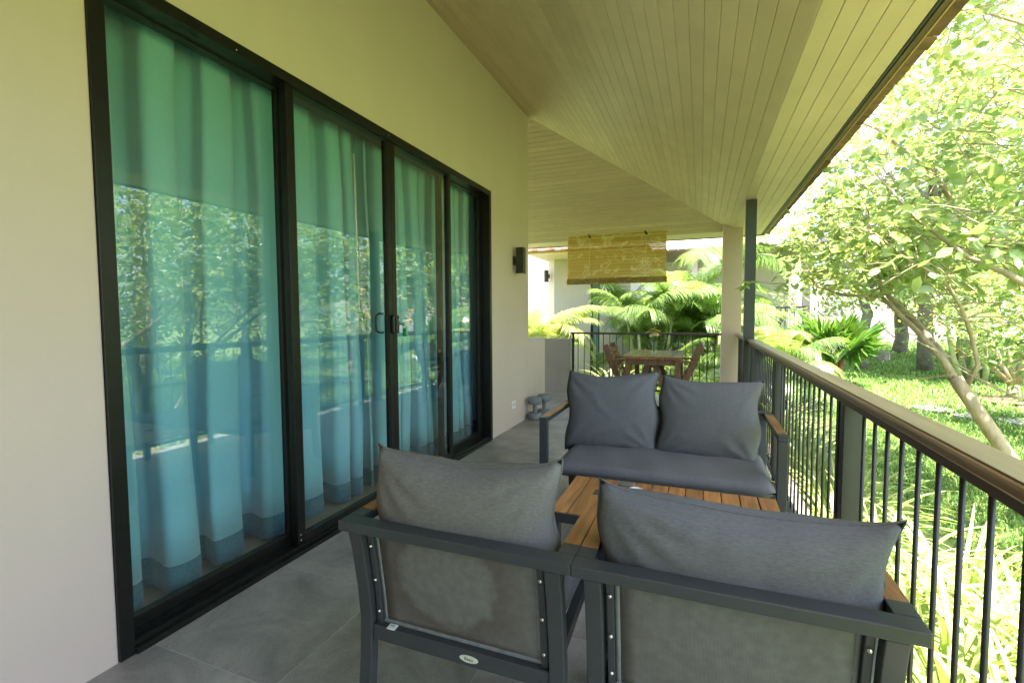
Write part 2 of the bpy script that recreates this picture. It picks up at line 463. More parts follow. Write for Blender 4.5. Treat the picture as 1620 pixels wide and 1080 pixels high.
def make_sling(nm, amount):
    m, N, L, out = newmat(nm)
    b = N.new('ShaderNodeBsdfPrincipled'); L.new(b.outputs[0], out.inputs[0])
    tc = N.new('ShaderNodeTexCoord')
    wm = N.new('ShaderNodeTexWave'); wm.bands_direction = 'X'; wm.inputs['Scale'].default_value = 110; wm.inputs['Distortion'].default_value = .4
    wz = N.new('ShaderNodeTexWave'); wz.bands_direction = 'Z'; wz.inputs['Scale'].default_value = 110; wz.inputs['Distortion'].default_value = .4
    L.new(tc.outputs['Object'], wm.inputs['Vector']); L.new(tc.outputs['Object'], wz.inputs['Vector'])
    mw = N.new('ShaderNodeMath'); mw.operation = 'MULTIPLY'; L.new(wm.outputs['Fac'], mw.inputs[0]); L.new(wz.outputs['Fac'], mw.inputs[1])
    # tide mark: a brown ring stain around the middle of the panel
    mp = N.new('ShaderNodeMapping'); mp.inputs['Location'].default_value = (0.02, -0.05, -.50); mp.inputs['Scale'].default_value = (1.0, 0.0, 1.0)
    oi = N.new('ShaderNodeObjectInfo')
    L.new(tc.outputs['Object'], mp.inputs[0])
    ln = N.new('ShaderNodeVectorMath'); ln.operation = 'LENGTH'; L.new(mp.outputs[0], ln.inputs[0])
    n1 = N.new('ShaderNodeTexNoise'); n1.inputs['Scale'].default_value = 9; n1.inputs['Detail'].default_value = 7; n1.inputs['Roughness'].default_value = .7
    L.new(tc.outputs['Object'], n1.inputs['Vector'])
    ns = N.new('ShaderNodeMath'); ns.operation = 'MULTIPLY_ADD'; ns.inputs[1].default_value = .12; ns.inputs[2].default_value = -.06
    L.new(n1.outputs['Fac'], ns.inputs[0])
    ad = N.new('ShaderNodeMath'); ad.operation = 'ADD'; L.new(ln.outputs['Value'], ad.inputs[0]); L.new(ns.outputs[0], ad.inputs[1])
    rr = N.new('ShaderNodeValToRGB')
    el = rr.color_ramp.elements
    el[0].position = .14; el[0].color = (0, 0, 0, 1); el[1].position = .165; el[1].color = (1, 1, 1, 1)
    x = el.new(.23); x.color = (.55, .55, .55, 1); x = el.new(.34); x.color = (.15, .15, .15, 1)
    L.new(ad.outputs[0], rr.inputs[0])
    n4 = N.new('ShaderNodeTexNoise'); n4.inputs['Scale'].default_value = 40; n4.inputs['Detail'].default_value = 5
    L.new(tc.outputs['Object'], n4.inputs['Vector'])
    c0 = N.new('ShaderNodeValToRGB'); c0.color_ramp.elements[0].position = .35; c0.color_ramp.elements[1].position = .65
    c0.color_ramp.elements[0].color = (.17, .168, .152, 1); c0.color_ramp.elements[1].color = (.205, .202, .185, 1)
    L.new(n4.outputs['Fac'], c0.inputs[0])
    mc = N.new('ShaderNodeMix'); mc.data_type = 'RGBA'; mc.inputs[7].default_value = (.085, .062, .045, 1)
    st = N.new('ShaderNodeMath'); st.operation = 'MULTIPLY'; st.inputs[1].default_value = amount
    L.new(rr.outputs[0], st.inputs[0]); L.new(st.outputs[0], mc.inputs[0]); L.new(c0.outputs[0], mc.inputs[6])
    mc2 = N.new('ShaderNodeMix'); mc2.data_type = 'RGBA'; mc2.blend_type = 'MULTIPLY'; mc2.inputs[0].default_value = .35
    L.new(mc.outputs[2], mc2.inputs[6]); L.new(mw.outputs[0], mc2.inputs[7])
    L.new(mc2.outputs[2], b.inputs['Base Color'])
    b.inputs['Roughness'].default_value = .75; b.inputs['Specular IOR Level'].default_value = .25
    bp = N.new('ShaderNodeBump'); bp.inputs['Strength'].default_value = .3; bp.inputs['Distance'].default_value = .001
    L.new(mw.outputs[0], bp.inputs['Height']); L.new(bp.outputs[0], b.inputs['Normal'])
    return m
SLING = make_sling('sling_stained', .58)
SLINGP = make_sling('sling_plain', .10)
SLINGEDGE = mat('sling_hem', (0.15, 0.16, 0.16), 0.8, 0.15, 40)

def make_lawn():
    m, N, L, out = newmat('lawn_soil')
    b = N.new('ShaderNodeBsdfPrincipled'); L.new(b.outputs[0], out.inputs[0])
    tc = N.new('ShaderNodeTexCoord')
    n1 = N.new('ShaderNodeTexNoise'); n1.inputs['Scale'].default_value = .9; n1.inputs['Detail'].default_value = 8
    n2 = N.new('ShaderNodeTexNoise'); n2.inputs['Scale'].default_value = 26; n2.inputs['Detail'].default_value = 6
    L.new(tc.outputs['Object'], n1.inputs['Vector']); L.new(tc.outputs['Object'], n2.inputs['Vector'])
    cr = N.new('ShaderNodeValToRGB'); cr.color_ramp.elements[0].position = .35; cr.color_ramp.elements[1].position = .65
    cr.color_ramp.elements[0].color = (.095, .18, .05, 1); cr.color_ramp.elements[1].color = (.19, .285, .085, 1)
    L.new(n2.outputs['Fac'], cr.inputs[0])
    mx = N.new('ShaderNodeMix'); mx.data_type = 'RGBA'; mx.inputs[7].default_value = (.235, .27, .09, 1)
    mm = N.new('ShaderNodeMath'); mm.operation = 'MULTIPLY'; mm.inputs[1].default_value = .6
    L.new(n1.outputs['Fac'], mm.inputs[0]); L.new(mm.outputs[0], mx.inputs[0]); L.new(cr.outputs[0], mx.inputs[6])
    L.new(mx.outputs[2], b.inputs['Base Color']); b.inputs['Roughness'].default_value = .9; b.inputs['Specular IOR Level'].default_value = .1
    bp = N.new('ShaderNodeBump'); bp.inputs['Strength'].default_value = .6; bp.inputs['Distance'].default_value = .03
    L.new(n2.outputs['Fac'], bp.inputs['Height']); L.new(bp.outputs[0], b.inputs['Normal'])
    return m
LAWN = make_lawn()

# ================================================================== SETTING
XW = -1.946            # veranda face of the house wall
YE = 5.505             # far corner of the house
ZC, KS = 3.595, 0.4726  # ceiling height at the wall and its slope
XB, XE, ZB = 0.424, 0.85, 2.475
YB, YEE = 7.875, 8.40

def gz(x, y):
    return -0.45 + 0.03 * max(0.0, math.hypot(x, y) - 5.0)

# ground sheet
def ground():
    xs = np.concatenate([np.linspace(-60, -12, 9)[:-1], np.linspace(-12, 16, 57), np.linspace(16, 70, 10)[1:]])
    ys = np.concatenate([np.linspace(-40, -6, 8)[:-1], np.linspace(-6, 28, 69), np.linspace(28, 120, 14)[1:]])
    v = [(x, y, min(gz(x, y), 0.6) + (0.02 * mnoise.noise(Vector((x * .5, y * .5, 0))) if x > 1 else 0)) for y in ys for x in xs]
    nx = len(xs); f = []
    for j in range(len(ys) - 1):
        for i in range(nx - 1):
            a = j * nx + i
            f += [a, a + 1, a + nx + 1, a + nx]
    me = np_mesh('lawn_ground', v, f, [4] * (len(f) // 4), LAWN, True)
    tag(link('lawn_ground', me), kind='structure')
ground()

# veranda slab with its tiles
slab = MB().box(XW - .1, 0.66, -2.2, 7.68, -0.5, -0.0012).box(-5.2, XW - .1, YE - .02, 7.68, -0.5, -0.0012).build('veranda_floor', GROUT)
tag(slab, kind='structure')
T = 0.6145
def tiles():
    xs = [XW, XW + .619]
    while xs[-1] < 0.66: xs.append(xs[-1] + T)
    xs[-1] = 0.66
    y0 = 1.147 - 6 * T
    ys = [y0 + T * k for k in range(0, 17)]
    g = 0.0017
    for i in range(len(xs) - 1):
        for j in range(len(ys) - 1):
            a, b, c, d = xs[i] + g, xs[i + 1] - g, ys[j] + g, min(ys[j + 1], 7.67) - g
            if d - c < .03: continue
            MB().box(a, b, c, d, -0.012, NP.uniform(-.0004, .0004)).build('floor_tile', FLOOR, slab, bevel=.0007, seg=1)
    for i in range(5):
        for j in range(11, len(ys) - 1):
            a, b, c, d = XW - T * (i + 1) + g, XW - T * i - g, max(ys[j], YE) + g, min(ys[j + 1], 7.67) - g
            if d - c < .03: continue
            MB().box(a, b, c, d, -0.012, 0).build('floor_tile', FLOOR, slab, bevel=.0007, seg=1)
tiles()

# interior of the room behind the glass
tag(MB().box(-5.4, XW - .165, -2.2, YE - .2, -0.3, -0.003).build('room_floor', INTF), kind='structure')
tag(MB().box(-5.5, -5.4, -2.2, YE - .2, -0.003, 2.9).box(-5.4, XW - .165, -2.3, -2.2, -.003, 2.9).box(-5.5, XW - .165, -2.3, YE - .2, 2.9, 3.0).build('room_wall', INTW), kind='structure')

# house wall with the opening for the sliding door
D0, D1, DZ = 1.036, 4.386, 2.465
wall = thing('house_wall', 'smooth beige plaster house wall around the black glass door', 'wall', (XW, 2.5, 0))
MB().prism([(-3, -.3), (D0, -.3), (D0, DZ), (D1, DZ), (D1, -.3), (YE, -.3), (YE, ZC + .12), (-3, ZC + .12)], 'x', XW - .16, XW).build('front_wall', PLASTER, wall, bevel=.006)
MB().box(-5.6, XW - .16, YE - .16, YE, -.3, ZC + .12).build('end_wall', PLASTER, wall, bevel=.004)
MB().box(XW, .66, -2.06, -1.9, -.3, ZC + .12).build('added_end_wall', PLASTER, wall, bevel=.004)  # unseen wall added behind the camera to block light from that end
MB().box(XW - .16, XW - .02, D0, D1, -.3, -.004).build('threshold', PLASTER2, wall)

# low parapet walls
lw = MB().box(XW - .14, XW, YE + .001, 6.165, -.3, .938).build('low_wall', PLASTER, bevel=.006, origin=(XW - .07, 5.83, 0))
tag(lw, 'beige plastered low wall continuing the house wall past its corner', 'wall')
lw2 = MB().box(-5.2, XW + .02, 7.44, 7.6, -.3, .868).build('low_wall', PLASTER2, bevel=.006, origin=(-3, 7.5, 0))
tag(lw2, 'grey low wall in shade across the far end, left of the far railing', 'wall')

# ceiling boards
ceil = MB()
ceil_o = None
def zc(x): return ZC - KS * (x - XW)
def zf(y): return ZC - KS * (y - (YB - (XB - XW)))
YH0 = YB - (XB - XW)
def ceiling():
    up = .016
    # backing deck above the boards
    m = MB()
    a = [(XW - .2, -3, zc(XW - .2) + up), (XB, -3, ZB + up), (XB, YB, ZB + up), (XW - .2, YH0 - .2, zc(XW - .2) + up)]
    m.hexa(a, [(x, y, z + .03) for x, y, z in a])
    a = [(XW - .2, YH0 - .2, zc(XW - .2) + up), (XB, YB, ZB + up), (-6, YB, ZB + up), (-6, YH0 - .2, zc(XW - .2) + up)]
    m.hexa(a, [(x, y, z + .03) for x, y, z in a])
    m.box(XB, XE, -3, YEE, ZB + up, ZB + up + .03)
    m.box(-6, XB, YB, YEE, ZB + up, ZB + up + .03)
    o = tag(m.build('veranda_ceiling', mat('ceiling_backing', (.06, .055, .035), .9)), kind='structure')
    g = .0009
    def board(quad, nrm, bev=.0022):
        n = Vector(nrm).normalized() * .014
        q = [Vector(p) for p in quad]
        MB().hexa(q, [p + n for p in q]).build('ceiling_board', BOARD, o, bevel=bev, seg=1)
    def hx(x): return YH0 + (x - XW)
    n = 33; w = (XB - XW) / n
    for i in range(n):
        x0, x1 = XW + w * i + g, XW + w * (i + 1) - g
        board([(x0, -3, zc(x0)), (x1, -3, zc(x1)), (x1, hx(x1) - .002, zc(x1)), (x0, hx(x0) - .002, zc(x0))], (KS, 0, 1))
    n = 32; w = (YB - YH0) / n
    for i in range(n):
        y0, y1 = YH0 + w * i + .0017, YH0 + w * (i + 1) - .0017
        xa, xb = XW + (y0 - YH0) - .002, XW + (y1 - YH0) - .002
        board([(-6, y0, zf(y0)), (xa, y0, zf(y0)), (xb, y1, zf(y1)), (-6, y1, zf(y1))], (0, KS, 1), .0038)
    n = 5; w = (XE - XB) / n; wy = (YEE - YB) / n
    for i in range(n):
        x0, x1 = XB + w * i + g, XB + w * (i + 1) - g
        ya, yb = YB + wy * i + g - .002, YB + wy * (i + 1) - g - .002
        board([(x0, -3, ZB), (x1, -3, ZB), (x1, yb, ZB), (x0, ya, ZB)], (0, 0, 1))
        board([(-6, ya + .002, ZB), (x0, ya + .002, ZB), (x1, yb + .002, ZB), (-6, yb + .002, ZB)], (0, 0, 1))
ceiling()

# roof above: deck, fascia and the eave course of tiles
roof = thing('tiled_roof', 'brown tiled roof edge along the outer side of the veranda ceiling', 'roof', (XE, 3, ZB))
def roof_build():
    m = MB()
    e0, e1 = XE + .112, YEE + .112
    rise = .44
    xr = -4.5
    h = (e0 - xr) * rise
    yr = e1 - (e0 - xr)
    zt = ZB + .075
    m.add([(e0, -3, zt), (e0, e1, zt), (xr, yr, zt + h), (xr, -3, zt + h), (-7, e1, zt), (-7, yr, zt + h),
           (e0, -3, zt + .05), (e0, e1, zt + .05), (xr, yr, zt + h + .05), (xr, -3, zt + h + .05), (-7, e1, zt + .05), (-7, yr, zt + h + .05)],
          [(0, 1, 2, 3), (1, 4, 5, 2), (6, 9, 8, 7), (7, 8, 11, 10), (0, 6, 7, 1), (1, 7, 10, 4), (3, 2, 8, 9), (2, 5, 11, 8), (0, 3, 9, 6), (4, 10, 11, 5)])
    m.build('roof_deck', TILE, roof)
    MB().box(XE + .002, XE + .016, -3, YEE + .014, ZB - .002, ZB + .06).box(-6, XE + .002, YEE + .002, YEE + .014, ZB - .002, ZB + .06).build('drip_strip', DRIP, roof)
    MB().box(XE + .018, XE + .046, -3, YEE + .046, ZB - .008, ZB + .07).box(-6, XE + .018, YEE + .018, YEE + .046, ZB - .008, ZB + .07).build('fascia', FASCIA, roof)
    MB().box(XE + .0465, XE + .054, -3, YEE + .054, ZB - .012, ZB + .016).box(-6, XE + .0465, YEE + .0465, YEE + .054, ZB - .012, ZB + .016).build('fascia_trim', FASCIATRIM, roof)
    rg = random.Random(3)
    y = -1.2
    while y < YEE + .05:
        w = rg.uniform(.11, .2)
        ex = XE + rg.uniform(.112, .124); dz = rg.uniform(-.004, .004)
        a = [(XE + .056, y + .002, ZB + .022 + dz), (ex, y + .002, ZB + .004 + dz), (ex, y + w - .002, ZB + .004 + dz), (XE + .056, y + w - .002, ZB + .022 + dz)]
        MB().hexa(a, [(p[0], p[1], p[2] + .022) for p in a]).build('roof_tile', TILE, roof, bevel=.002, seg=1)
        y += w
    x = XE + .05
    while x > -4.2:
        w = rg.uniform(.11, .2); dz = rg.uniform(-.004, .004); ey = YEE + rg.uniform(.112, .124)
        a = [(x - w + .002, YEE + .056, ZB + .022 + dz), (x - .002, YEE + .056, ZB + .022 + dz), (x - .002, ey, ZB + .004 + dz), (x - w + .002, ey, ZB + .004 + dz)]
        MB().hexa(a, [(p[0], p[1], p[2] + .022) for p in a]).build('roof_tile', TILE, roof, bevel=.002, seg=1)
        x -= w
roof_build()

# column and steel post
col = MB().box(.285, .545, 7.62, 7.9, -.4, 2.62).build('column', PLASTER, bevel=.006, origin=(.41, 7.76, 0))
tag(col, 'square beige plastered column at the far corner of the veranda', 'column')
post = thing('steel_post', 'dark grey steel post rising from the railing to the ceiling', 'post', (.49, 5.86, 0))
MB().box(.44, .545, 5.80, 5.905, 0, ZB - .001).build('shaft', POSTST, post, bevel=.004)
MB().box(.42, .565, 5.78, 5.925, 0, .012).build('base_plate', POSTST, post, bevel=.002)

# ================================================================== SLIDING DOOR
door = thing('sliding_door', 'black framed sliding glass door of four tall panels', 'door', (XW, 2.71, 0))
fx0, fx1 = XW - .15, XW + .010
MB().box(fx0, fx1, D0, D0 + .05, 0, DZ).build('side_jamb', FRAME, door, bevel=.002)
MB().box(fx0, fx1, D1 - .05, D1, 0, DZ).build('side_jamb', FRAME, door, bevel=.002)
MB().box(fx0, fx1, D0 + .05, D1 - .05, 2.415, DZ).build('head_frame', FRAME, door, bevel=.002)
MB().box(fx0, fx1 + .012, D0 + .05, D1 - .05, 0, .024).build('sill', FRAME, door, bevel=.002)
MB().box(XW - .012, XW - .004, D0 + .05, D1 - .05, .024, .042).box(XW - .075, XW - .068, D0 + .05, D1 - .05, .024, .042).build('track', FRAME, door)
def panel(y0, y1, xc, sl, sr):
    p = MB().box(xc - .02, xc + .02, y0, y0 + sl, .03, 2.44).box(xc - .02, xc + .02, y1 - sr, y1, .03, 2.44)
    p.box(xc - .02, xc + .02, y0 + sl, y1 - sr, .03, .086).box(xc - .02, xc + .02, y0 + sl, y1 - sr, 2.408, 2.44)
    o = p.build('door_panel', FRAME, door, bevel=.0025)
    MB().box(xc - .003, xc + .003, y0 + sl - .004, y1 - sr + .004, .083, 2.411).build('glass', GLASS, o)
    q = MB()
    for ya, yb in ((y0 + sl, y0 + sl + .006), (y1 - sr - .006, y1 - sr)):
        q.box(xc + .0035, xc + .016, ya, yb, .086, 2.408)
    q.build('glazing_bead', BLACK, o)
    return o
panel(D0 + .05, 1.945, XW - .104, .05, .042)
p2 = panel(1.888, 2.764, XW - .034, .05, .045)
p3 = panel(2.766, 3.60, XW - .034, .045, .045)
panel(3.53, D1 - .05, XW - .104, .045, .05)
# screws on the frame
for y, z in ((1.905, .062), (1.905, .092), (1.6, 2.43), (2.72, 2.44), (3.2, 2.435), (4.2, 2.44)):
    MB().lathe((0, 0, 0), [(.0045, 0), (.0045, .0015), (.002, .003)], 8)
    m = MB(); m.tube([(XW - .014 if z < 1 else fx1, y, z), (XW - .010 if z < 1 else fx1 + .002, y, z)], [.0045, .003], 8); m.build('screw', CHROME, door, smooth=True)
# hook lock on the meeting stiles, pull handle inside
lk = MB().box(XW - .013, XW + .014, 2.735, 2.80, 1.13, 1.255).build('lock', BLACK, door, bevel=.008, seg=3)
MB().box(XW + .0145, XW + .026, 2.752, 2.778, 1.145, 1.24).build('lock_lever', LAMPMAT, lk, bevel=.008, seg=3)
MB().tube([(XW + .0262, 2.765, 1.222), (XW + .029, 2.765, 1.222)], [.006, .004], 10).build('lock_cylinder', CHROME, lk, smooth=True)
hp = MB().tube([(XW - .056, 2.715, 1.135), (XW - .085, 2.705, 1.135), (XW - .092, 2.68, 1.15), (XW - .092, 2.675, 1.2), (XW - .092, 2.68, 1.25), (XW - .085, 2.705, 1.265), (XW - .056, 2.715, 1.265)], .007, 8).build('pull_handle', BLACK, door, smooth=True)
# key left in the lock
key = thing('key', 'door key with a green plastic tag hanging from the lock', 'key', (XW + .03, 2.79, 1.19))
MB().box(XW + .012, XW + .045, 2.788, 2.791, 1.188, 1.196).tube([(XW + .045, 2.79, 1.192), (XW + .064, 2.79, 1.192)], [.011, .011], 10).build('key_blade', CHROME, key)
MB().tube([(XW + .060 + .014 * math.cos(t), 2.79, 1.176 + .014 * math.sin(t)) for t in np.linspace(0, 6.283, 13)], .0015, 5).build('key_ring', CHROME, key, smooth=True)
MB().box(XW + .046, XW + .075, 2.783, 2.797, 1.108, 1.164).build('key_tag', GREENTAG, key, bevel=.006, seg=3)

# ================================================================== CURTAINS
def curtain(y0, y1, label, seed, period, amp, x0, bottom=.02, tilt=0.0):
    rg = random.Random(seed)
    t = thing('curtain', label, 'curtain', (x0, (y0 + y1) / 2, 0))
    # pleat profile: list of fold centres
    ks = [y0]
    while ks[-1] < y1: ks.append(ks[-1] + period * rg.uniform(.55, 1.55))
    kk = np.array(ks); am = np.array([rg.uniform(.75, 1.25) for _ in ks])
    ny = int((y1 - y0) / .0045)
    yv = np.linspace(y0, y1, ny)
    ph = np.interp(yv, kk, np.arange(len(kk)))
    a = np.interp(yv, kk, am)
    pv = np.interp(yv, (kk[:-1] + kk[1:]) / 2, np.diff(kk)) if len(kk) > 2 else np.full(ny, period)
    def prof(z):
        g = .70 + .30 * (1 - z / 2.6)
        w = np.cos(2 * np.pi * ph)
        w = np.sign(w) * np.abs(w) ** .7
        x = x0 + amp * a * w * g
        yy = yv + .16 * pv * np.sin(4 * np.pi * ph) * g + tilt * (2.6 - z) * (yv - (y0 + y1) / 2)
        x = x + .014 * np.sin(yv * 3 + z * 1.7 + seed) + .007 * np.sin(z * 5 + yv * 9)
        yy = yy + .008 * np.sin(z * 1.3 + yv * 7 + seed)
        return x, yy
    def sheet(name, zs, m, off=0.0):
        v, f = [], []
        for z in zs:
            x, yy = prof(z)
            zz = np.full(ny, z)
            if z <= bottom + 1e-6: zz = zz + .006 * np.cos(2 * np.pi * ph + .5)
            v.append(np.stack([x + off - t.location.x, yy - t.location.y, zz], 1))
        v = np.concatenate(v)
        for j in range(len(zs) - 1):
            for i in range(ny - 1):
                q = j * ny + i
                f += [q, q + 1, q + ny + 1, q + ny]
        me = np_mesh(name, v, f, [4] * (len(f) // 4), m, True)
        o = link(name, me, t)
        s = o.modifiers.new('solid', 'SOLIDIFY'); s.thickness = .003; s.offset = 0
        return o
    sheet('cloth', np.linspace(bottom + .128, 2.62, 14), CURT)
    sheet('hem_band', np.linspace(bottom, bottom + .128, 4), HEM, .001)
    return t
c1 = curtain(.95, 2.78, 'turquoise curtain with broad folds behind the two left glass panels', 5, .195, .10, XW - .315)
c2 = curtain(2.76, 4.70, 'turquoise curtain drawn behind the two right glass panels', 9, .18, .09, XW - .31)
MB().tube([(XW - .165, 2.58, 2.3), (XW - .165, 2.60, 1.28)], .006, 8).build('pull_wand', WHITEPL, c1, smooth=True)
cr_ = MB().box(XW - .27, XW - .21, -.5, 5.0, 2.62, 2.66).build('curtain_rail', WHITEPL, origin=(XW - .24, 2.5, 2.62))
tag(cr_, 'white ceiling track the turquoise curtains hang from', 'curtain rail')

# ================================================================== RAILINGS
near = thing('railing', 'near veranda railing with wide brown wooden top rail running beside the seats', 'railing', (.51, 3.4, 0))
RY0, RY1 = -.9, 7.6
def near_rail():
    sec = [(.480, .948), (.474, .955), (.474, .962), (.4745, .968), (.476, .974), (.482, .977), (.552, .977), (.558, .974), (.5595, .968), (.560, .962), (.560, .955), (.554, .948)]
    MB().prism([(x, z) for x, z in sec], 'y', RY0, RY1).build('top_rail', RAILWOOD, near, bevel=.001, seg=1)
    MB().box(.4815, .5525, RY0, RY1, .9772, .9805).build('top_board', RAILTOP, near, bevel=.0015)  # thin paler board over the upper face of the rail
    MB().box(.488, .546, RY0, RY1, .922, .9475).build('sub_rail', RAILDARK, near, bevel=.002)
    MB().box(.494, .540, RY0, RY1, .075, .10).build('bottom_rail', STEEL, near, bevel=.002)
    posts = [.38, 2.06, 3.78, 5.5, 7.2]
    for y in posts:
        MB().box(.487, .547, y - .022, y + .026, 0, .9215).build('post', STEEL, near, bevel=.003)
        MB().box(.4865, .5475, y + .045, y + .062, .1005, .9215).build('post_flat', STEEL, near, bevel=.002)
    base = None
    y = 1.045 - .1085 * 17
    while y < RY1:
        if not any(-.06 < y - p < .085 for p in posts):
            if base is None:
                base = MB().tube([(.516, 0, .1005), (.516, 0, .9215)], .0057, 8).build('baluster', STEEL, near, smooth=True)
                base.location.y += 0
                bo = base
                bo.location = (0, y, 0)
            else:
                b = bo.copy(); COL.objects.link(b); b.location = (0, y, 0)
        y += .1085
near_rail()

far = thing('railing', 'far veranda railing with thin dark top rail behind the dining table', 'railing', (-.8, 7.57, 0))
MB().box(-1.955, .2848, 7.535, 7.595, .942, .972).build('top_rail', RAILDARKX, far, bevel=.003)
MB().box(-1.90, .2848, 7.55, 7.58, .075, .10).build('bottom_rail', STEEL, far, bevel=.002)
MB().box(-1.925, -1.895, 7.55, 7.58, 0, .9415).build('post', STEEL, far, bevel=.002)
for z in (.86, .12):
    MB().box(-1.95, -1.9255, 7.555, 7.575, z - .012, z + .012).build('bracket', STEEL, far, bevel=.002)
x = -1.83
while x < .27:
    MB().tube([(x, 7.565, .1005), (x, 7.565, .9415)], .0065, 6).build('baluster', STEEL, far, smooth=True)
    x += .1015

# ================================================================== WALL LAMP, SOCKET
def wall_lamp(c, face, label, s=1.0):
    """c: centre of the lamp body; face: unit vector from the wall to the lamp"""
    c = Vector(c); face = Vector(face).normalized(); side = Vector((-face.y, face.x, 0))
    t = thing('wall_lamp', label, 'lamp', c)
    def ob(cx, a, b, z0, z1):
        q = [c + face * (cx + sa * a) + side * (sb * b) for sa, sb in ((-1, -1), (1, -1), (1, 1), (-1, 1))]
        return [(p.x, p.y, c.z + z0) for p in q], [(p.x, p.y, c.z + z1) for p in q]
    h = .142 * s; w = .043 * s
    MB().hexa(*ob(0, w, w, -h, h)).build('lamp_body', LAMPMAT, t, bevel=.003)
    MB().hexa(*ob(-w - .012 * s, .012 * s, .016 * s, -.022 * s, .022 * s)).build('arm', LAMPMAT, t, bevel=.002)
    MB().hexa(*ob(-w - .03 * s, .008 * s, .04 * s, -.05 * s, .05 * s)).build('wall_plate', LAMPMAT, t, bevel=.003)
    MB().hexa(*ob(0, w * .7, w * .7, -h - .0015, -h + .002)).build('lens', WHITEPL, t)
wall_lamp((XW + .082, 5.02, 1.852), (1, 0, 0), 'dark rectangular up and down lamp on the beige house wall')
so = thing('power_socket', 'white square socket plate low on the beige wall beyond the door', 'socket', (XW, 4.98, .24))
MB().box(XW, XW + .009, 4.915, 5.045, .205, .29).build('cover_plate', WHITEPL, so, bevel=.003)
for y in (4.955, 5.005):
    MB().box(XW + .0088, XW + .0105, y - .018, y + .018, .23, .265).build('outlet', mat('socket_grey', (.5, .5, .49), .4), so, bevel=.001)

# ================================================================== DUMBBELLS
def dumbbell(x, y, label):
    t = thing('dumbbell', label, 'dumbbell', (x, y, 0), 'grey dumbbells standing by the wall')
    disc = [(.062, 0), (.082, .008), (.088, .03), (.088, .062), (.08, .082), (.055, .09)]
    MB().lathe((x, y, 0), disc, 24).build('weight', DUMB, t, smooth=True)
    MB().lathe((x, y, .185), disc, 24).build('weight', DUMB, t, smooth=True)
    MB().lathe((x, y, .085), [(.030, 0), (.022, .015), (.026, .05), (.022, .09), (.030, .105)], 16).build('handle', DUMB, t, smooth=True)
dumbbell(-1.832, 5.40, 'grey foam dumbbell standing on end, the nearer of two beside the wall')
dumbbell(-1.79, 5.63, 'grey foam dumbbell standing on end, half hidden behind the nearer one')

# ================================================================== LOUNGE FURNITURE
def pillow(name, label, c, w, h, th, tilt, seed, mat_, yaw=0.0, roll=0.0, sag=.03, ear=.035, group=None, face=1):
    """upright scatter cushion: w along X, h along its tilted height, th thick"""
    n = 40
    u = np.linspace(-1, 1, n); U, V = np.meshgrid(u, u)
    rs = np.random.RandomState(seed)
    prof = np.clip((1 - np.abs(U) ** 2.6) * (1 - np.abs(V) ** 2.6), 0, 1) ** .36
    # outline pinched between the corners, corners drawn out to ears
    px = U * (w / 2) * (1 - .015 * (1 - V ** 2) ** 1.0 * np.abs(U) ** 3) + np.sign(U) * ear * .35 * np.abs(U) ** 6 * np.abs(V) ** 6
    pz = V * (h / 2) * (1 - .018 * (1 - U ** 2) * np.abs(V) ** 3) + np.sign(V) * ear * (np.abs(U) ** 7) * (np.abs(V) ** 6)
    pz = pz - sag * np.exp(-((U - rs.uniform(-.2, .2)) / .55) ** 2) * np.clip(V, 0, 1) ** 2
    px = px + .012 * np.sin(V * 5 + seed) * np.abs(U) ** 2
    def wr(s):
        k = np.zeros_like(U)
        for cx, cz in ((-1, 1), (1, 1), (-1, -1), (1, -1)):
            ang = np.arctan2(V - cz, U - cx); d = np.hypot(U - cx, V - cz)
            k += .011 * np.sin(ang * rs.uniform(11, 17) + rs.uniform(0, 6)) * np.exp(-((d - .38) / .38) ** 2)
        for _ in range(4):
            a = rs.uniform(0, 3.14); off = rs.uniform(-.5, .5)
            q = U * math.cos(a) + V * math.sin(a) - off + .12 * np.sin(3 * (U * math.sin(a) - V * math.cos(a)) + seed)
            l = U * -math.sin(a) + V * math.cos(a)
            k += rs.uniform(-.009, .011) * np.exp(-(q / .07) ** 2) * np.exp(-((l - rs.uniform(-.4, .4)) / .45) ** 2)
        # gathers along the top and bottom seams
        k += .006 * np.sin(U * 21 + 2.2 * np.sin(U * 5 + seed)) * np.exp(-((1 - np.abs(V)) / .25) ** 2) * (1 - np.abs(U) ** 6)
        return .6 * k * prof
    fr = -(th / 2) * prof - wr(0); bk = (th / 2) * prof + wr(1)
    edge = (np.abs(U) > .999) | (np.abs(V) > .999)
    v = np.concatenate([np.stack([px, fr, pz], -1).reshape(-1, 3), np.stack([px, bk, pz], -1).reshape(-1, 3)])
    idx = np.arange(n * n).reshape(n, n); idb = idx + n * n
    idb = np.where(edge, idx, idb)
    f = []
    for j in range(n - 1):
        for i in range(n - 1):
            f += [idx[j, i], idx[j, i + 1], idx[j + 1, i + 1], idx[j + 1, i]]
            f += [idb[j, i], idb[j + 1, i], idb[j + 1, i + 1], idb[j, i + 1]]
    t = thing(name, label, 'cushion', c, group)
    me = np_mesh('cushion_body', v, f, [4] * (len(f) // 4), mat_, True)
    o = link('cushion_body', me, t)
    # piped seam round the edge
    loop = [(px[0, i], 0, pz[0, i]) for i in range(n)] + [(px[j, n - 1], 0, pz[j, n - 1]) for j in range(1, n)] + [(px[n - 1, i], 0, pz[n - 1, i]) for i in range(n - 2, -1, -1)] + [(px[j, 0], 0, pz[j, 0]) for j in range(n - 2, -1, -1)]
    pm = MB().tube(loop, .0028, 5)
    s = pm.build('seam', mat_, None, smooth=True); s.parent = t; s.location = (0, 0, 0)
    t.rotation_euler = (tilt, roll, yaw)
    return t

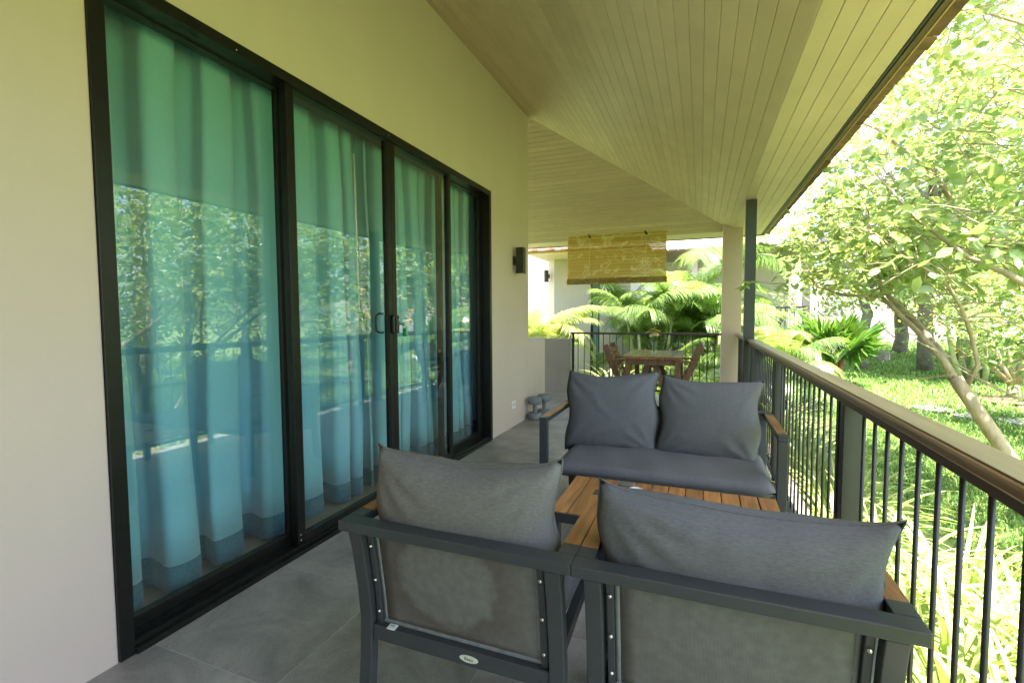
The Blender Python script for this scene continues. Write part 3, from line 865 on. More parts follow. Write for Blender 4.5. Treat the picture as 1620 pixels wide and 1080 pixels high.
def seat_pad(name, label, x0, x1, y0, y1, z0, z1, mat_, seed, group=None):
    n, m_ = 34, 26
    rs = np.random.RandomState(seed)
    u = np.linspace(-1, 1, n); v_ = np.linspace(-1, 1, m_)
    U, V = np.meshgrid(u, v_)
    rim = np.clip((1 - np.abs(U) ** 14) * (1 - np.abs(V) ** 10), 0, 1) ** .5
    cx, cy_ = (x0 + x1) / 2, (y0 + y1) / 2
    X = U * (x1 - x0) / 2 - .008 * np.sign(U) * np.abs(U) ** 8 * (V ** 8); Y = V * (y1 - y0) / 2
    h = (z1 - z0) / 2
    wv = .004 * np.sin(U * 7 + seed) * np.sin(V * 5 + 1) + .003 * np.sin(U * 15 + 3 * V + seed)
    top = h * (.55 + .45 * rim) * 1.0 + wv * rim; top = np.where(rim <= 0, 0, top)
    bot = -h * (.6 + .4 * rim); bot = np.where(rim <= 0, 0, bot)
    edge = (np.abs(U) > .999) | (np.abs(V) > .999)
    v = np.concatenate([np.stack([X, Y, top], -1).reshape(-1, 3), np.stack([X, Y, bot], -1).reshape(-1, 3)])
    idx = np.arange(n * m_).reshape(m_, n); idb = np.where(edge, idx, idx + n * m_)
    f = []
    for j in range(m_ - 1):
        for i in range(n - 1):
            f += [idx[j, i], idx[j, i + 1], idx[j + 1, i + 1], idx[j + 1, i]]
            f += [idb[j, i], idb[j + 1, i], idb[j + 1, i + 1], idb[j, i + 1]]
    me = np_mesh(name, v, f, [4] * (len(f) // 4), mat_, True)
    o = link(name, me, None, (cx, cy_, (z0 + z1) / 2))
    return tag(o, label, 'cushion', group)

def lounge_seat(name, label, cat, W, Hh, cx, y_back, sgn, SLING=SLING, AL=.64):
    """sgn=+1: back bar nearest the viewer, seat faces +Y; sgn=-1: seat faces -Y"""
    t = thing(name, label, cat, (cx, y_back, 0))
    def P(x, y, z): return (cx + x * sgn, y_back + y * sgn, z)
    def bx(name, x0, x1, y0, y1, z0, z1, m, bev=.003, parent=t):
        a, b = sorted((cx + x0 * sgn, cx + x1 * sgn)); c, d = sorted((y_back + y0 * sgn, y_back + y1 * sgn))
        return MB().box(a, b, c, d, z0, z1).build(name, m, parent, bevel=bev)
    h = W / 2; zt = Hh; th = .030; aw = .046
    bx('back_bar', -h, h, 0, .052, zt - th, zt, ALU)
    for s in (-1, 1):
        a0, a1 = (h - aw, h) if s > 0 else (-h, -h + aw)
        ar = bx('armrest', a0, a1,   .0525, AL, zt - th, zt - .008, ALU)
        bx('arm_corner', a0, a1, .0525, .105, zt - .0078, zt, ALU, .001, ar)
        bx('arm_corner', a0, a1, AL - .05, AL, zt - .0078, zt, ALU, .001, ar)
        bx('wood_inlay', a0 + .001, a1 - .001, .1065, AL - .0515, zt - .0078, zt + .001, TEAK, .002, ar)
        bx('front_leg', a0, a1, AL - .04, AL, 0, zt - th - .0005, ALU)
        lx = s * (h - .05)
        pts = [P(lx, .025, zt - th - .0005), P(lx, .042, .55), P(lx, .062, .43), P(lx, .072, .33), P(lx, .066, .2), P(lx, .045, 0)]
        MB().sweep(pts, .034, .042, (1, 0, 0)).build('rear_leg', ALU, t, bevel=.003)
        sx = s * (h - .088)
        sp = [P(sx, .04, zt - th - .0005), P(sx, .055, .55), P(sx, .075, .43), P(sx, .086, .3155)]
        MB().sweep(sp, .026, .018, (1, 0, 0)).build('sling_rail', ALU, t, bevel=.002)
        for zz, yy in ((.572, .035), (.46, .053), (.355, .068)):
            if sgn > 0:
                MB().lathe((0, 0, 0), [(.001, 0)], 3)
                MB().tube([P(sx + s * .0, yy + .010, zz), P(sx, yy - .001, zz), P(sx, yy - .004, zz)], [.0062, .0062, .0035], 10).build('bolt', CHROME, t, smooth=True)
        MB().sweep([P(s * (h - .075), .0905, .292), P(s * (h - .075), AL - .0355, .335)], .034, .03, (1, 0, 0)).build('side_rail', ALU, t, bevel=.002)
    bx('rear_rail', -h + .072, h - .072, .060, .090, .268, .315, ALU)
    bx('front_rail', -h + .0465, h - .0465, AL - .035, AL - .005, .318, .354, ALU)
    # sling back and sling seat
    sw = h - .098
    prof = [(.042, zt - th - .002), (.055, .55), (.074, .43), (.086, .318)]
    zz = np.linspace(zt - th - .002, .318, 12); yy = np.interp(zz, [p[1] for p in reversed(prof)], [p[0] for p in reversed(prof)])
    def sheet(name, x0, x1, mtl, off, nx=13, sagv=.012):
        v, f = [], []
        for k, z in enumerate(zz):
            for i in range(nx):
                xx = x0 + (x1 - x0) * i / (nx - 1)
                sg = sagv * (1 - (xx / sw) ** 2) * math.sin(math.pi * k / (len(zz) - 1))
                p = P(xx, yy[k] - sg + off, z)
                v.append((p[0] - cx, p[1] - y_back, p[2]))
        for k in range(len(zz) - 1):
            for i in range(nx - 1):
                q = k * nx + i; f += [q, q + 1, q + nx + 1, q + nx]
        o = link(name, np_mesh(name, v, f, [4] * (len(f) // 4), mtl, True), t)
        s_ = o.modifiers.new('solid', 'SOLIDIFY'); s_.thickness = .002; s_.offset = 0
    sheet('sling_back', -sw + .012, sw - .012, SLING, 0)
    sheet('sling_edge', -sw, -sw + .0118, SLINGEDGE, -.001, 3, 0)
    sheet('sling_edge', sw - .0118, sw, SLINGEDGE, -.001, 3, 0)
    bx('sling_hem', -sw, sw, .081, .089, .3155, .327, SLINGEDGE, .002)
    MB().sweep([P(0, .095, .317), P(0, AL - .0355, .352)], .003, W - .19, (1, 0, 0)).build('sling_seat', SLING, t)
    return t

CH1X, CH2X, CHY = -.634, .0668, 1.097
a1 = lounge_seat('armchair', 'left grey aluminium armchair with stained sling back and white tag on its rail', 'armchair', 0.702, .65, CH1X, CHY, 1, SLING, .52)
a2 = lounge_seat('armchair', 'right grey aluminium armchair with plain sling back, next to the railing', 'armchair', .698, .65, CH2X, CHY - .002, 1, SLINGP, .52)
sofa = lounge_seat('loveseat', 'grey aluminium two seat sofa with wooden armrests facing the camera', 'sofa', 1.288, .65, -.232, 3.30, -1)
# maker badge and care tag on the left chair
bd = MB()
ring = [(math.cos(t) * .029, math.sin(t) * .0105) for t in np.linspace(0, 2 * math.pi, 25)[:-1]]
BYF = CHY + .060
bd.prism([(CH1X + .045 + a, .291 + b) for a, b in ring], 'y', BYF - .002, BYF)
badge = bd.build('badge', BADGE, a1, bevel=.0005, seg=1)
def letters(txt, loc, size, rot, m, parent, ext=.0004):
    cu = bpy.data.curves.new('lettering', 'FONT'); cu.body = txt; cu.size = size; cu.extrude = ext; cu.align_x = 'CENTER'; cu.align_y = 'CENTER'
    o = bpy.data.objects.new('lettering', cu); COL.objects.link(o)
    dg = bpy.context.evaluated_depsgraph_get(); dg.update()
    me = bpy.data.meshes.new_from_object(o.evaluated_get(dg)); bpy.data.objects.remove(o)
    me.materials.clear(); me.materials.append(m)
    p = bpy.data.objects.new('lettering', me); COL.objects.link(p)
    p.parent = parent; p.location = Vector(loc) - ORG[parent.name]; p.rotation_euler = rot
    return p
letters('Beau', (CH1X + .045, BYF - .0024, .291), .014, (R(90), 0, 0), INKM, badge)
MB().hexa([(CH1X - .228, BYF - .004, .3155), (CH1X - .200, BYF - .004, .3155), (CH1X - .200, BYF + .018, .317), (CH1X - .228, BYF + .018, .317)],
          [(CH1X - .228, BYF - .004, .3175), (CH1X - .200, BYF - .004, .3175), (CH1X - .200, BYF + .018, .319), (CH1X - .228, BYF + .018, .319)]).build('care_tag', WHITEPL, a1)
MB().box(CH1X - .222, CH1X - .208, BYF + .006, BYF + .012, .3188, .3194).build('tag_print', mat('teal_ink', (.25, .5, .42), .6), a1)

seat_pad('seat_cushion', 'dark grey seat cushion lying in the left armchair', CH1X - .28, CH1X + .28, CHY + .12, CHY + .55, .345, .42, CUSHION, 2)
seat_pad('seat_cushion', 'dark grey seat cushion lying in the right armchair by the railing', CH2X - .28, CH2X + .28, CHY + .12, CHY + .55, .345, .42, CUSHION, 3)
seat_pad('seat_cushion', 'long dark grey seat cushion lying on the two seat sofa', -.765, .352, 2.53, 3.21, .357, .432, CUSHION, 4)
pillow('back_cushion', 'faded grey back cushion slumped over the back bar of the left armchair', (CH1X - .008, CHY + .165, .602), .572, .47, .22, R(8), 3, CUSHION2, R(1), R(-1), .022, .026)
pillow('back_cushion', 'dark grey back cushion slumped over the back bar of the right armchair', (CH2X + .01, CHY + .165, .562), .632, .47, .22, R(8), 8, CUSHION, 0, R(1), .012, .026)
pillow('back_cushion', 'grey square back cushion standing on the left half of the sofa', (-.526, 3.07, .635), .565, .49, .20, R(-13), 21, CUSHION, R(2), R(-1), .025, .016)
pillow('back_cushion', 'grey square back cushion on the right half of the sofa by the railing', (.048, 3.07, .62), .555, .48, .21, R(-13), 34, CUSHION, R(-4), R(1), .015, .016)

# coffee table of teak slats
tb = thing('coffee_table', 'low coffee table with brown wooden slats between the armchairs and the sofa', 'table', (-.13, 2.2, 0))
TX0, TX1, TY0, TY1, TZ = -.60, .335, 1.95, 2.46, .402
n = 12; w = (TX1 - TX0) / n
for i in range(n):
    MB().box(TX0 + w * i + .002, TX0 + w * (i + 1) - .002, TY0 + .012, TY1 - .012, TZ - .018, TZ + NP.uniform(-.0006, .0006)).build('slat', TEAK, tb, bevel=.002)
for y in (TY0, TY1 - .012 + .0005):
    MB().box(TX0, TX1, y, y + .0115, TZ - .04, TZ - .001).build('apron', ALU, tb, bevel=.001)
for x in (TX0 + .002, TX1 - .042):
    for y in (TY0 + .0125, TY1 - .053):
        MB().box(x, x + .04, y, y + .04, 0, TZ - .0185).build('leg', ALU, tb, bevel=.003)
MB().box(TX0 + .042, TX1 - .042, TY0 + .02, TY0 + .045, TZ - .05, TZ - .0185).box(TX0 + .042, TX1 - .042, TY1 - .045, TY1 - .02, TZ - .05, TZ - .0185).build('cross_rail', ALU, tb)
pl = MB().box(-.372, -.30, 2.372, 2.425, TZ + .001, TZ + .007).build('coaster', mat('grey_green_slate', (.13, .15, .13), .6, .1, 20), bevel=.002, origin=(-.335, 2.40, TZ))
tag(pl, 'small square grey green coaster lying on the coffee table slats', 'coaster')
ds = MB().lathe((-.275, 2.31, TZ + .001), [(.026, 0), (.03, .004), (.034, .016), (.030, .017), (.026, .007), (.001, .006)], 20).build('ashtray', mat('glazed_white', (.72, .74, .74), .08, .02, 4), smooth=True, origin=(-.275, 2.31, TZ))
tag(ds, 'tiny shiny white dish on the coffee table behind the right cushion', 'dish')

# ================================================================== BAMBOO BLIND
bl = thing('bamboo_blind', 'half lowered bamboo blind with pale swirling print above the far railing', 'blind', (-1.245, 7.6, 2.49))
def blind():
    x0, x1, yb = -2.01, -.485, 7.57
    m = MB(); rg = random.Random(4)
    z = 2.475
    while z > 1.80:
        hh = rg.uniform(.0042, .0056)
        dy = rg.uniform(-.0015, .0015)
        m.box(x0 + rg.uniform(0, .008), x1 - rg.uniform(0, .008), yb + dy, yb + dy + .003, z - hh, z)
        z -= hh + rg.uniform(.0003, .0009)
    o = m.build('reeds', BAMBOO, bl); o['kind'] = 'stuff'
    m = MB()
    for i in range(64):                      # rolled bundle below, reeds seen end to end along the roll
        t = 2 * math.pi * (i * .382)
        r = .041 * math.sqrt((i + .5) / 64)
        m.tube([(x0 - .004, yb + .004 + r * math.cos(t), 1.775 + r * math.sin(t)), (x1 + .006, yb + .004 + r * math.cos(t), 1.775 + r * math.sin(t))], .0042, 5)
    o = m.build('rolled_end', BAMBOO, bl); o['kind'] = 'stuff'
    MB().box(x0, x1, yb - .012, yb - .003, 1.80, 1.817).build('lower_batten', BAMBOO, bl)
    MB().box(x0 - .004, x1 + .004, yb - .004, yb + .022, 2.476, 2.498).build('head_batten', BAMBOO, bl, bevel=.003)
    for x in (-1.66, -.80):
        h = MB().tube([(x, yb - .012, 2.52), (x, yb - .02, 2.49), (x + .02, yb - .03, 2.47), (x + .035, yb - .022, 2.45)], [.008, .013, .015, .006], 8).build('hook', BLACK, bl, smooth=True)
        MB().tube([(x + .02, yb - .03, 2.45), (x + .012, yb - .016, 2.1), (x, yb - .016, 1.83)], .0025, 5).build('cord', WHITEPL, bl)
    MB().tube([(-1.72, yb - .02, 2.05), (-1.74, yb - .02, 1.9), (-1.75, yb - .02, 1.83)], .0025, 5).build('cord', WHITEPL, bl)
    m = MB()
    for i in range(38):                      # vertical ties round the roll
        x = x0 + .02 + (x1 - x0 - .04) * i / 37
        m.tube([(x, yb + .004 + .0475 * math.cos(t), 1.775 + .0475 * math.sin(t)) for t in np.linspace(0, 6.283, 13)], .0016, 4)
    o = m.build('ties', mat('tie_string', (.55, .42, .18), .8), bl); o['kind'] = 'stuff'
blind()

# ================================================================== DINING SET
dt = thing('dining_table', 'wooden dining table in front of the far railing', 'table', (-.54, 6.45, 0))
n = 7; w = .69 / n
for i in range(n):
    MB().box(-.885 + w * i + .002, -.885 + w * (i + 1) - .002, 5.90, 7.02, .715, .75).build('top_plank', DINTOP, dt, bevel=.003)
for x in (-.855, -.275):
    for y in (5.95, 6.90):
        MB().box(x, x + .06, y, y + .06, 0, .7145).build('leg', DINWOOD, dt, bevel=.004)
MB().box(-.7945, -.2755, 5.965, 5.99, .64, .7145).box(-.7945, -.2755, 6.925, 6.95, .64, .7145).box(-.84, -.815, 6.011, 6.899, .64, .7145).box(-.255, -.23, 6.011, 6.899, .64, .7145).build('apron', DINWOOD, dt)

def dining_chair(bx_, s, label):
    """folding armchair, s=+1 faces +X, back at bx_"""
    y0, y1 = 6.12, 6.62
    t = thing('dining_chair', label, 'chair', (bx_ + s * .3, (y0 + y1) / 2, 0), 'wooden dining armchairs')
    def X(a): return bx_ + s * a
    for y in (y0, y1):
        MB().sweep([(X(0), y, .87), (X(.06), y, .68), (X(.18), y, .42), (X(.36), y, 0)], .075, .026, (0, 1, 0)).build('back_post', DINWOOD, t, bevel=.004)
        MB().sweep([(X(.54), y + .03, .665), (X(.44), y + .03, .42), (X(.26), y + .03, 0)], .07, .024, (0, 1, 0)).build('front_leg', DINWOOD, t, bevel=.004)
        MB().box(min(X(.02), X(.58)), max(X(.02), X(.58)), y - .03, y + .045, .666, .689).build('arm', DINTOP, t, bevel=.004)
    for i in range(5):
        k = .06 + i * .075
        a = Vector((X(k * .3 + .045), 0, .86 - k)); d = Vector((s * .3, 0, -1)).normalized()
        nrm = Vector((s, 0, .3)).normalized()
        q = [a + d * .028 * sd + nrm * tn for sd, tn in ((-1, 0), (1, 0), (1, .016), (-1, .016))]
        MB().hexa([(p.x, y0 + .014, p.z) for p in q], [(p.x, y1 - .014, p.z) for p in q]).build('back_slat', DINTOP, t, bevel=.003)
    for i in range(6):
        a = .17 + i * .066
        xa, xb = sorted((X(a), X(a + .056)))
        z = .425 + i * .006
        MB().box(xa, xb, y0 + .014, y1 - .014, z, z + .016).build('seat_slat', DINTOP, t, bevel=.003)
    return t
dining_chair(-1.125, 1, 'wooden slatted armchair at the left side of the dining table')
dining_chair(.005, -1, 'wooden slatted armchair at the right side of the dining table')

# vase with flowers
vz = thing('flower_vase', 'slim glass vase of white and yellow flowers on the dining table', 'vase', (-.55, 6.38, .751))
MB().lathe((-.55, 6.38, .751), [(.028, 0), (.03, .01), (.022, .05), (.026, .10), (.034, .15), (.032, .15), (.024, .10), (.020, .05), (.024, .012), (.001, .011)], 16).build('glass_body', GLASS, vz, smooth=True)
def flowers():
    rg = random.Random(12)
    for k in range(11):
        a = rg.uniform(0, 6.28); r = rg.uniform(.01, .085)
        tip = Vector((-.55 + r * math.cos(a), 6.38 + r * math.sin(a), 1.02 + rg.uniform(-.05, .05)))
        st = MB().tube([(-.55 + .006 * math.cos(a), 6.38 + .006 * math.sin(a), .765), (-.55 + r * .4 * math.cos(a), 6.38 + r * .4 * math.sin(a), .9), tip], .0022, 5).build('stem', FAN, vz)
        m = MB(); up = (tip - Vector((-.55, 6.38, .9))).normalized()
        s1 = up.orthogonal().normalized(); s2 = up.cross(s1)
        R0 = rg.uniform(.03, .046)
        for i in range(9):
            t = 2 * math.pi * i / 9 + rg.uniform(-.1, .1)
            d = s1 * math.cos(t) + s2 * math.sin(t); e = s1 * -math.sin(t) + s2 * math.cos(t)
            b = tip + d * .004
            m.add([b, b + d * R0 * .6 + e * R0 * .28 + up * .006, b + d * R0 + up * .004, b + d * R0 * .6 - e * R0 * .28 + up * .006], [(0, 1, 2, 3)])
        m.build('blossom', FLOWERY if k % 3 == 0 else FLOWERW, vz)
    m = MB()
    for k in range(26):
        a = rg.uniform(0, 6.28); r = rg.uniform(.01, .05); z = rg.uniform(.86, .98)
        p = Vector((-.55 + r * math.cos(a), 6.38 + r * math.sin(a), z)); d = Vector((math.cos(a), math.sin(a), rg.uniform(-.2, .7))).normalized(); e = d.orthogonal().normalized()
        m.add([p, p + d * .025 + e * .01, p + d * .05, p + d * .025 - e * .01], [(0, 1, 2, 3)])
    o = m.build('foliage', FAN, vz); o['kind'] = 'stuff'
flowers()

# ================================================================== VEGETATION TOOLS
LV = np.array([(0, 0, 0), (.5, 0, -.05), (1, 0, -.02), (.32, .30, .05), (.70, .26, .04), (.32, -.30, .05), (.70, -.26, .04)], float)
LF = [0, 3, 4, 1, 1, 4, 2, 0, 1, 6, 5, 1, 2, 6]
LS = [4, 3, 4, 3]
LV2 = np.array([(0, 0, 0), (.5, 0, -.04), (1, 0, -.03), (.42, .2, .04), (.42, -.2, .04)], float)
LF2 = [0, 3, 1, 1, 3, 2, 0, 1, 4, 1, 2, 4]
LS2 = [3, 3, 3, 3]

def norm(a):
    return a / np.maximum(np.linalg.norm(a, axis=1, keepdims=True), 1e-9)

def leaf_mesh(name, P, D, Nn, Ls, m, simple=False, wide=1.0):
    V0, F0, S0 = (LV2, LF2, LS2) if simple else (LV, LF, LS)
    D = norm(D); S = norm(np.cross(Nn, D)); N2 = np.cross(D, S)
    k = len(V0)
    v = (P[:, None, :] + Ls[:, None, None] * (V0[None, :, 0:1] * D[:, None, :] + wide * V0[None, :, 1:2] * S[:, None, :] + V0[None, :, 2:3] * N2[:, None, :])).reshape(-1, 3)
    f = (np.array(F0)[None, :] + (np.arange(len(P)) * k)[:, None]).ravel()
    return np_mesh(name, v, f, np.tile(S0, len(P)), m, False)

def spray(rs, tips, per, spread, L0, L1, droop=.25):
    """leaves set alternately along short twigs at the given tips"""
    Ps, Ds, Ns, Ls = [], [], [], []
    for p in tips:
        d = rs.normal(size=3); d[2] = d[2] * .35 - droop * .5; d /= np.linalg.norm(d)
        k = rs.randint(max(2, per - 2), per + 3)
        ln = spread * rs.uniform(.6, 1.3)
        side = np.cross(d, (0, 0, 1)); side /= np.linalg.norm(side) + 1e-9
        for i in range(k):
            t = (i + .3) / k
            q = np.array(p) + d * ln * (t - .4) + np.array((0, 0, -.25 * ln * t * t)) + rs.normal(size=3) * .012
            s = 1 if i % 2 else -1
            ld = d * .55 + side * s * .8 + np.array((0, 0, -rs.uniform(0, .7))) + rs.normal(size=3) * .25
            nn = np.array((0, 0, 1.0)) + rs.normal(size=3) * .6
            Ps.append(q); Ds.append(ld); Ns.append(nn); Ls.append(rs.uniform(L0, L1))
    return np.array(Ps), np.array(Ds), np.array(Ns), np.array(Ls)

def px_of(P):
    d = P - np.array(CAM)
    z = d @ np.array(_f); z = np.maximum(z, 1e-3)
    return 810 + 759 * (d @ np.array(_r2)) / z, 540 - 759 * (d @ np.array(_u2)) / z, z

UNIT_LEAF = {}
def unit_leaf(m):
    if m.name not in UNIT_LEAF:
        UNIT_LEAF[m.name] = np_mesh('leaf', LV, LF, LS, m)
    return UNIT_LEAF[m.name]

def wob(a, b, n, amp, rs):
    a, b = np.array(a, float), np.array(b, float)
    out = []
    for i in range(n + 1):
        t = i / n
        p = a + (b - a) * t
        if 0 < i < n: p = p + rs.normal(size=3) * amp
        out.append(tuple(p))
    return out

# ------------------------------------------------------------------ the near tree beside the railing
def near_tree():
    rs = np.random.RandomState(42)
    t = thing('shade_tree', 'slender leaning tree with forked trunk and big leaves right outside the railing', 'tree', (2.2, 3.95, -.45))
    MB().tube([(2.30, 3.86, -.5), (2.17, 3.92, -.28), (2.02, 4.02, .05), (1.86, 4.1, .38), (1.74, 4.16, .62), (1.655, 4.22, .80)], [.066, .053, .047, .044, .042, .041], 14).build('trunk', BARK, t, smooth=True)
    limbs = [
        ([(1.66, 4.22, .79), (1.60, 4.28, .93), (1.49, 4.4, 1.12), (1.38, 4.5, 1.28), (1.32, 4.58, 1.38)], [.05, .043, .036, .03, .026]),
        ([(1.32, 4.58, 1.38), (1.12, 4.75, 1.40), (.98, 4.95, 1.48), (.86, 5.2, 1.66), (.9, 5.5, 1.85)], [.024, .02, .017, .013, .007]),
        ([(1.32, 4.58, 1.38), (1.31, 4.6, 1.52), (1.26, 4.7, 1.75), (1.30, 4.9, 2.1), (1.2, 5.1, 2.5)], [.02, .018, .015, .012, .006]),
        ([(1.645, 4.22, .80), (1.66, 4.5, .98), (1.60, 4.75, 1.18), (1.50, 5.0, 1.38), (1.42, 5.4, 1.75), (1.5, 5.8, 2.3)], [.058, .052, .048, .04, .03, .012]),
        ([(1.70, 4.19, .72), (1.77, 4.2, .9), (1.70, 4.15, 1.12), (1.62, 4.1, 1.3), (1.50, 4.05, 1.48), (1.28, 4.0, 1.62), (1.1, 4.0, 1.8)], [.034, .03, .027, .024, .02, .014, .007]),
        ([(2.9, 4.0, .9), (2.25, 4.0, 1.2), (2.02, 4.0, 1.34), (1.8, 4.0, 1.5), (1.62, 4.05, 1.62), (1.4, 4.2, 1.9), (1.2, 4.4, 2.3)], [.06, .05, .045, .038, .03, .02, .01]),
        ([(2.05, 4.0, 1.33), (2.1, 3.9, 1.5), (2.15, 3.8, 1.8), (2.0, 3.7, 2.3), (1.7, 3.8, 2.9)], [.03, .025, .022, .018, .008]),
        ([(3.3, 4.6, 1.4), (2.7, 4.2, 2.7), (2.1, 3.9, 3.55), (1.7, 3.7, 3.85), (1.4, 3.6, 4.1)], [.07, .05, .036, .028, .012]),
        ([(2.7, 4.2, 2.7), (2.1, 4.2, 3.0), (1.75, 4.3, 3.28), (1.45, 4.4, 3.45), (1.25, 4.5, 3.5)], [.03, .02, .017, .014, .006]),
        ([(2.3, 5.6, 1.9), (1.9, 5.4, 2.5), (1.45, 5.3, 2.9), (1.2, 5.4, 3.1), (1.05, 5.5, 3.3)], [.05, .035, .025, .018, .008]),
        ([(1.5, 5.8, 2.3), (1.2, 6.2, 2.4), (1.05, 6.6, 2.6)], [.014, .01, .005]),
        ([(1.42, 5.4, 1.75), (1.9, 5.9, 2.0), (2.4, 6.2, 2.3)], [.022, .016, .008]),
    ]
    for p, r in limbs:
        MB().tube(p, [k * .5 for k in r], 8).build('branch', BARK, t, smooth=True)
    # the limbs that reach in from the right belong to the second stem of the same tree
    MB().tube([(3.55, 4.5, -.5), (3.45, 4.5, .2), (3.3, 4.6, 1.4)], [.11, .095, .07], 12).build('trunk', BARK, t, smooth=True)
    MB().tube([(3.45, 4.5, .2), (3.15, 4.2, .6), (2.9, 4.0, .9)], [.08, .07, .06], 10).build('branch', BARK, t, smooth=True)
    MB().tube([(3.3, 4.6, 1.4), (2.8, 5.1, 1.7), (2.3, 5.6, 1.9)], [.065, .055, .05], 10).build('branch', BARK, t, smooth=True)
    tips = []
    for p, r in limbs:
        for i in range(len(p) - 1):
            a, b = np.array(p[i]), np.array(p[i + 1])
            if r[i + 1] > .032: continue
            for _ in range(6): tips.append(a + (b - a) * rs.uniform() + rs.normal(size=3) * (.16, .18, .14))
    def blob(c, r, n):
        for _ in range(n):
            q = rs.normal(size=3); q /= np.linalg.norm(q); q *= rs.uniform(.15, 1) ** .5
            p = np.array(c) + q * np.array(r)
            if p[0] < .95 + max(0, .25 * (p[2] - 2.0)) and p[1] < 8.6: continue
            tips.append(p)
    blob((1.35, 5.2, 1.85), (.75, 1.2, .38), 100)
    blob((1.9, 4.7, 1.8), (.8, 1.0, .4), 60)
    blob((1.9, 5.6, 2.5), (1.0, 1.4, .6), 110)
    blob((2.5, 5.5, 2.0), (1.1, 1.3, .6), 70)
    blob((2.0, 4.2, 2.5), (.8, .9, .5), 55)
    blob((1.9, 4.4, 3.4), (.9, 1.2, .5), 60)
    blob((1.3, 6.8, 2.3), (.6, 1.2, .6), 110)
    blob((2.2, 4.6, 2.9), (1.0, 1.2, .7), 90)
    blob((2.0, 6.0, 3.4), (1.2, 1.5, .7), 110)
    blob((3.4, 4.3, 2.4), (1.3, 1.2, .8), 90)
    blob((3.6, 5.6, 3.2), (1.4, 1.5, .8), 150)
    # twigs
    m = MB()
    for q in tips:
        e = np.array(q) + rs.normal(size=3) * .12 + np.array((.16, -.05, -.06))
        m.tube([tuple(e), tuple((e + q) / 2 + rs.normal(size=3) * .015), tuple(q)], [.005, .004, .002], 4)
    o = m.build('twigs', BARK, t); o['kind'] = 'stuff'
    tips = [q for q in tips if not (q[2] < 1.44 + .05 * rs.uniform() and q[1] < 6.2)]
    P, D, Nn, Ls = spray(rs, tips, 8, .32, .05, .11, .12)
    x, y, z = px_of(P)
    inside = (x > 1190) & (x < 1640) & (y > -10) & (y < 760) & (z > .5)
    score = np.where(inside, Ls / z, 0)
    top = np.argsort(-score)[:300]
    keep = np.ones(len(P), bool); keep[top] = False
    org = np.array(t.location)
    o = link('leaves', leaf_mesh('leaves', P[keep] - org, D[keep], Nn[keep], Ls[keep], LEAF), t); o['kind'] = 'stuff'
    ul = unit_leaf(LEAF)
    Dn = norm(D); S = norm(np.cross(Nn, Dn)); N2 = np.cross(Dn, S)
    for i in top:
        o = link('leaf', ul, t)
        L_ = Ls[i]; p = P[i] - org
        o.matrix_local = Matrix(((Dn[i, 0] * L_, S[i, 0] * L_, N2[i, 0] * L_, p[0]), (Dn[i, 1] * L_, S[i, 1] * L_, N2[i, 1] * L_, p[1]), (Dn[i, 2] * L_, S[i, 2] * L_, N2[i, 2] * L_, p[2]), (0, 0, 0, 1)))
near_tree()

def tree(name, label, base, h, crown, n, L0, L1, lm, bark, seed, trunk_r=.12, lean=(0, 0), group=None, per=6, lobes=7, simple=True):
    rs = np.random.RandomState(seed)
    bx, by = base; bz = gz(bx, by) - .05
    t = thing(name, label, 'tree', (bx, by, bz), group)
    top = np.array((bx + lean[0], by + lean[1], bz + h * .5))
    MB().tube(wob((bx, by, bz), top, 5, .05, rs), np.linspace(trunk_r, trunk_r * .6, 6), 9).build('trunk', bark, t, smooth=True)
    cs = []
    for k in range(lobes):
        a = 2 * math.pi * k / lobes + rs.uniform(-.4, .4)
        rr = rs.uniform(.35, .8)
        c = np.array((top[0] + crown[0] * rr * math.cos(a), top[1] + crown[1] * rr * math.sin(a), bz + h - crown[2] + rs.uniform(-.75, .6) * crown[2]))
        cs.append(c)
        MB().tube(wob(top - np.array((0, 0, rs.uniform(0, h * .15))), c, 4, .06, rs), np.linspace(trunk_r * .5, .012, 5), 6).build('branch', bark, t, smooth=True)
    cs.append(np.array((top[0], top[1], bz + h - crown[2] * .5)))
    tips = []
    for i in range(n):
        c = cs[rs.randint(len(cs))]
        q = rs.normal(size=3); q /= np.linalg.norm(q); q *= rs.uniform(.1, 1) ** .45
        tips.append(c + q * np.array(crown) * (.55, .55, .5))
    P, D, Nn, Ls = spray(rs, tips, per, .34, L0, L1)
    o = link('crown', leaf_mesh('crown', P - np.array(t.location), D, Nn, Ls, lm, simple), t); o['kind'] = 'stuff'
    return t

# trees to the right of the frame (they are what the glass door mirrors) and beyond the lawn
tree('garden_tree', 'dense leafy tree standing deep in the garden on the right', (5.2, 3.4), 4.4, (1.7, 1.7, 1.5), 700, .09, .15, LEAFD, BARK, 1, .1)
tree('garden_tree', 'leafy tree with bright new leaves beside the lawn on the right', (5.4, 6.6), 4.2, (1.7, 1.8, 1.5), 650, .09, .15, LEAF, BARK, 2, .1)
tree('garden_tree', 'round dark green tree at the right edge of the lawn', (7.6, 5.2), 5.4, (2.1, 2.1, 2.0), 650, .11, .17, LEAFD, BARKG, 3, .14)
tree('garden_tree', 'bushy tree behind the yellow flowering shrub', (8.0, 10.0), 4.8, (2.0, 2.0, 1.8), 650, .12, .18, LEAF, BARKG, 4, .13)
tree('garden_tree', 'tall pale green tree beyond the bare shrub', (6.6, 16.5), 6.0, (2.2, 2.2, 2.2), 650, .14, .22, LEAFY, BARKG, 5, .16)
tree('garden_tree', 'dark trunked tree behind the fan palm', (3.75, 14.2), 4.6, (1.8, 1.8, 1.5), 480, .13, .2, LEAF, BARKG, 6, .15)
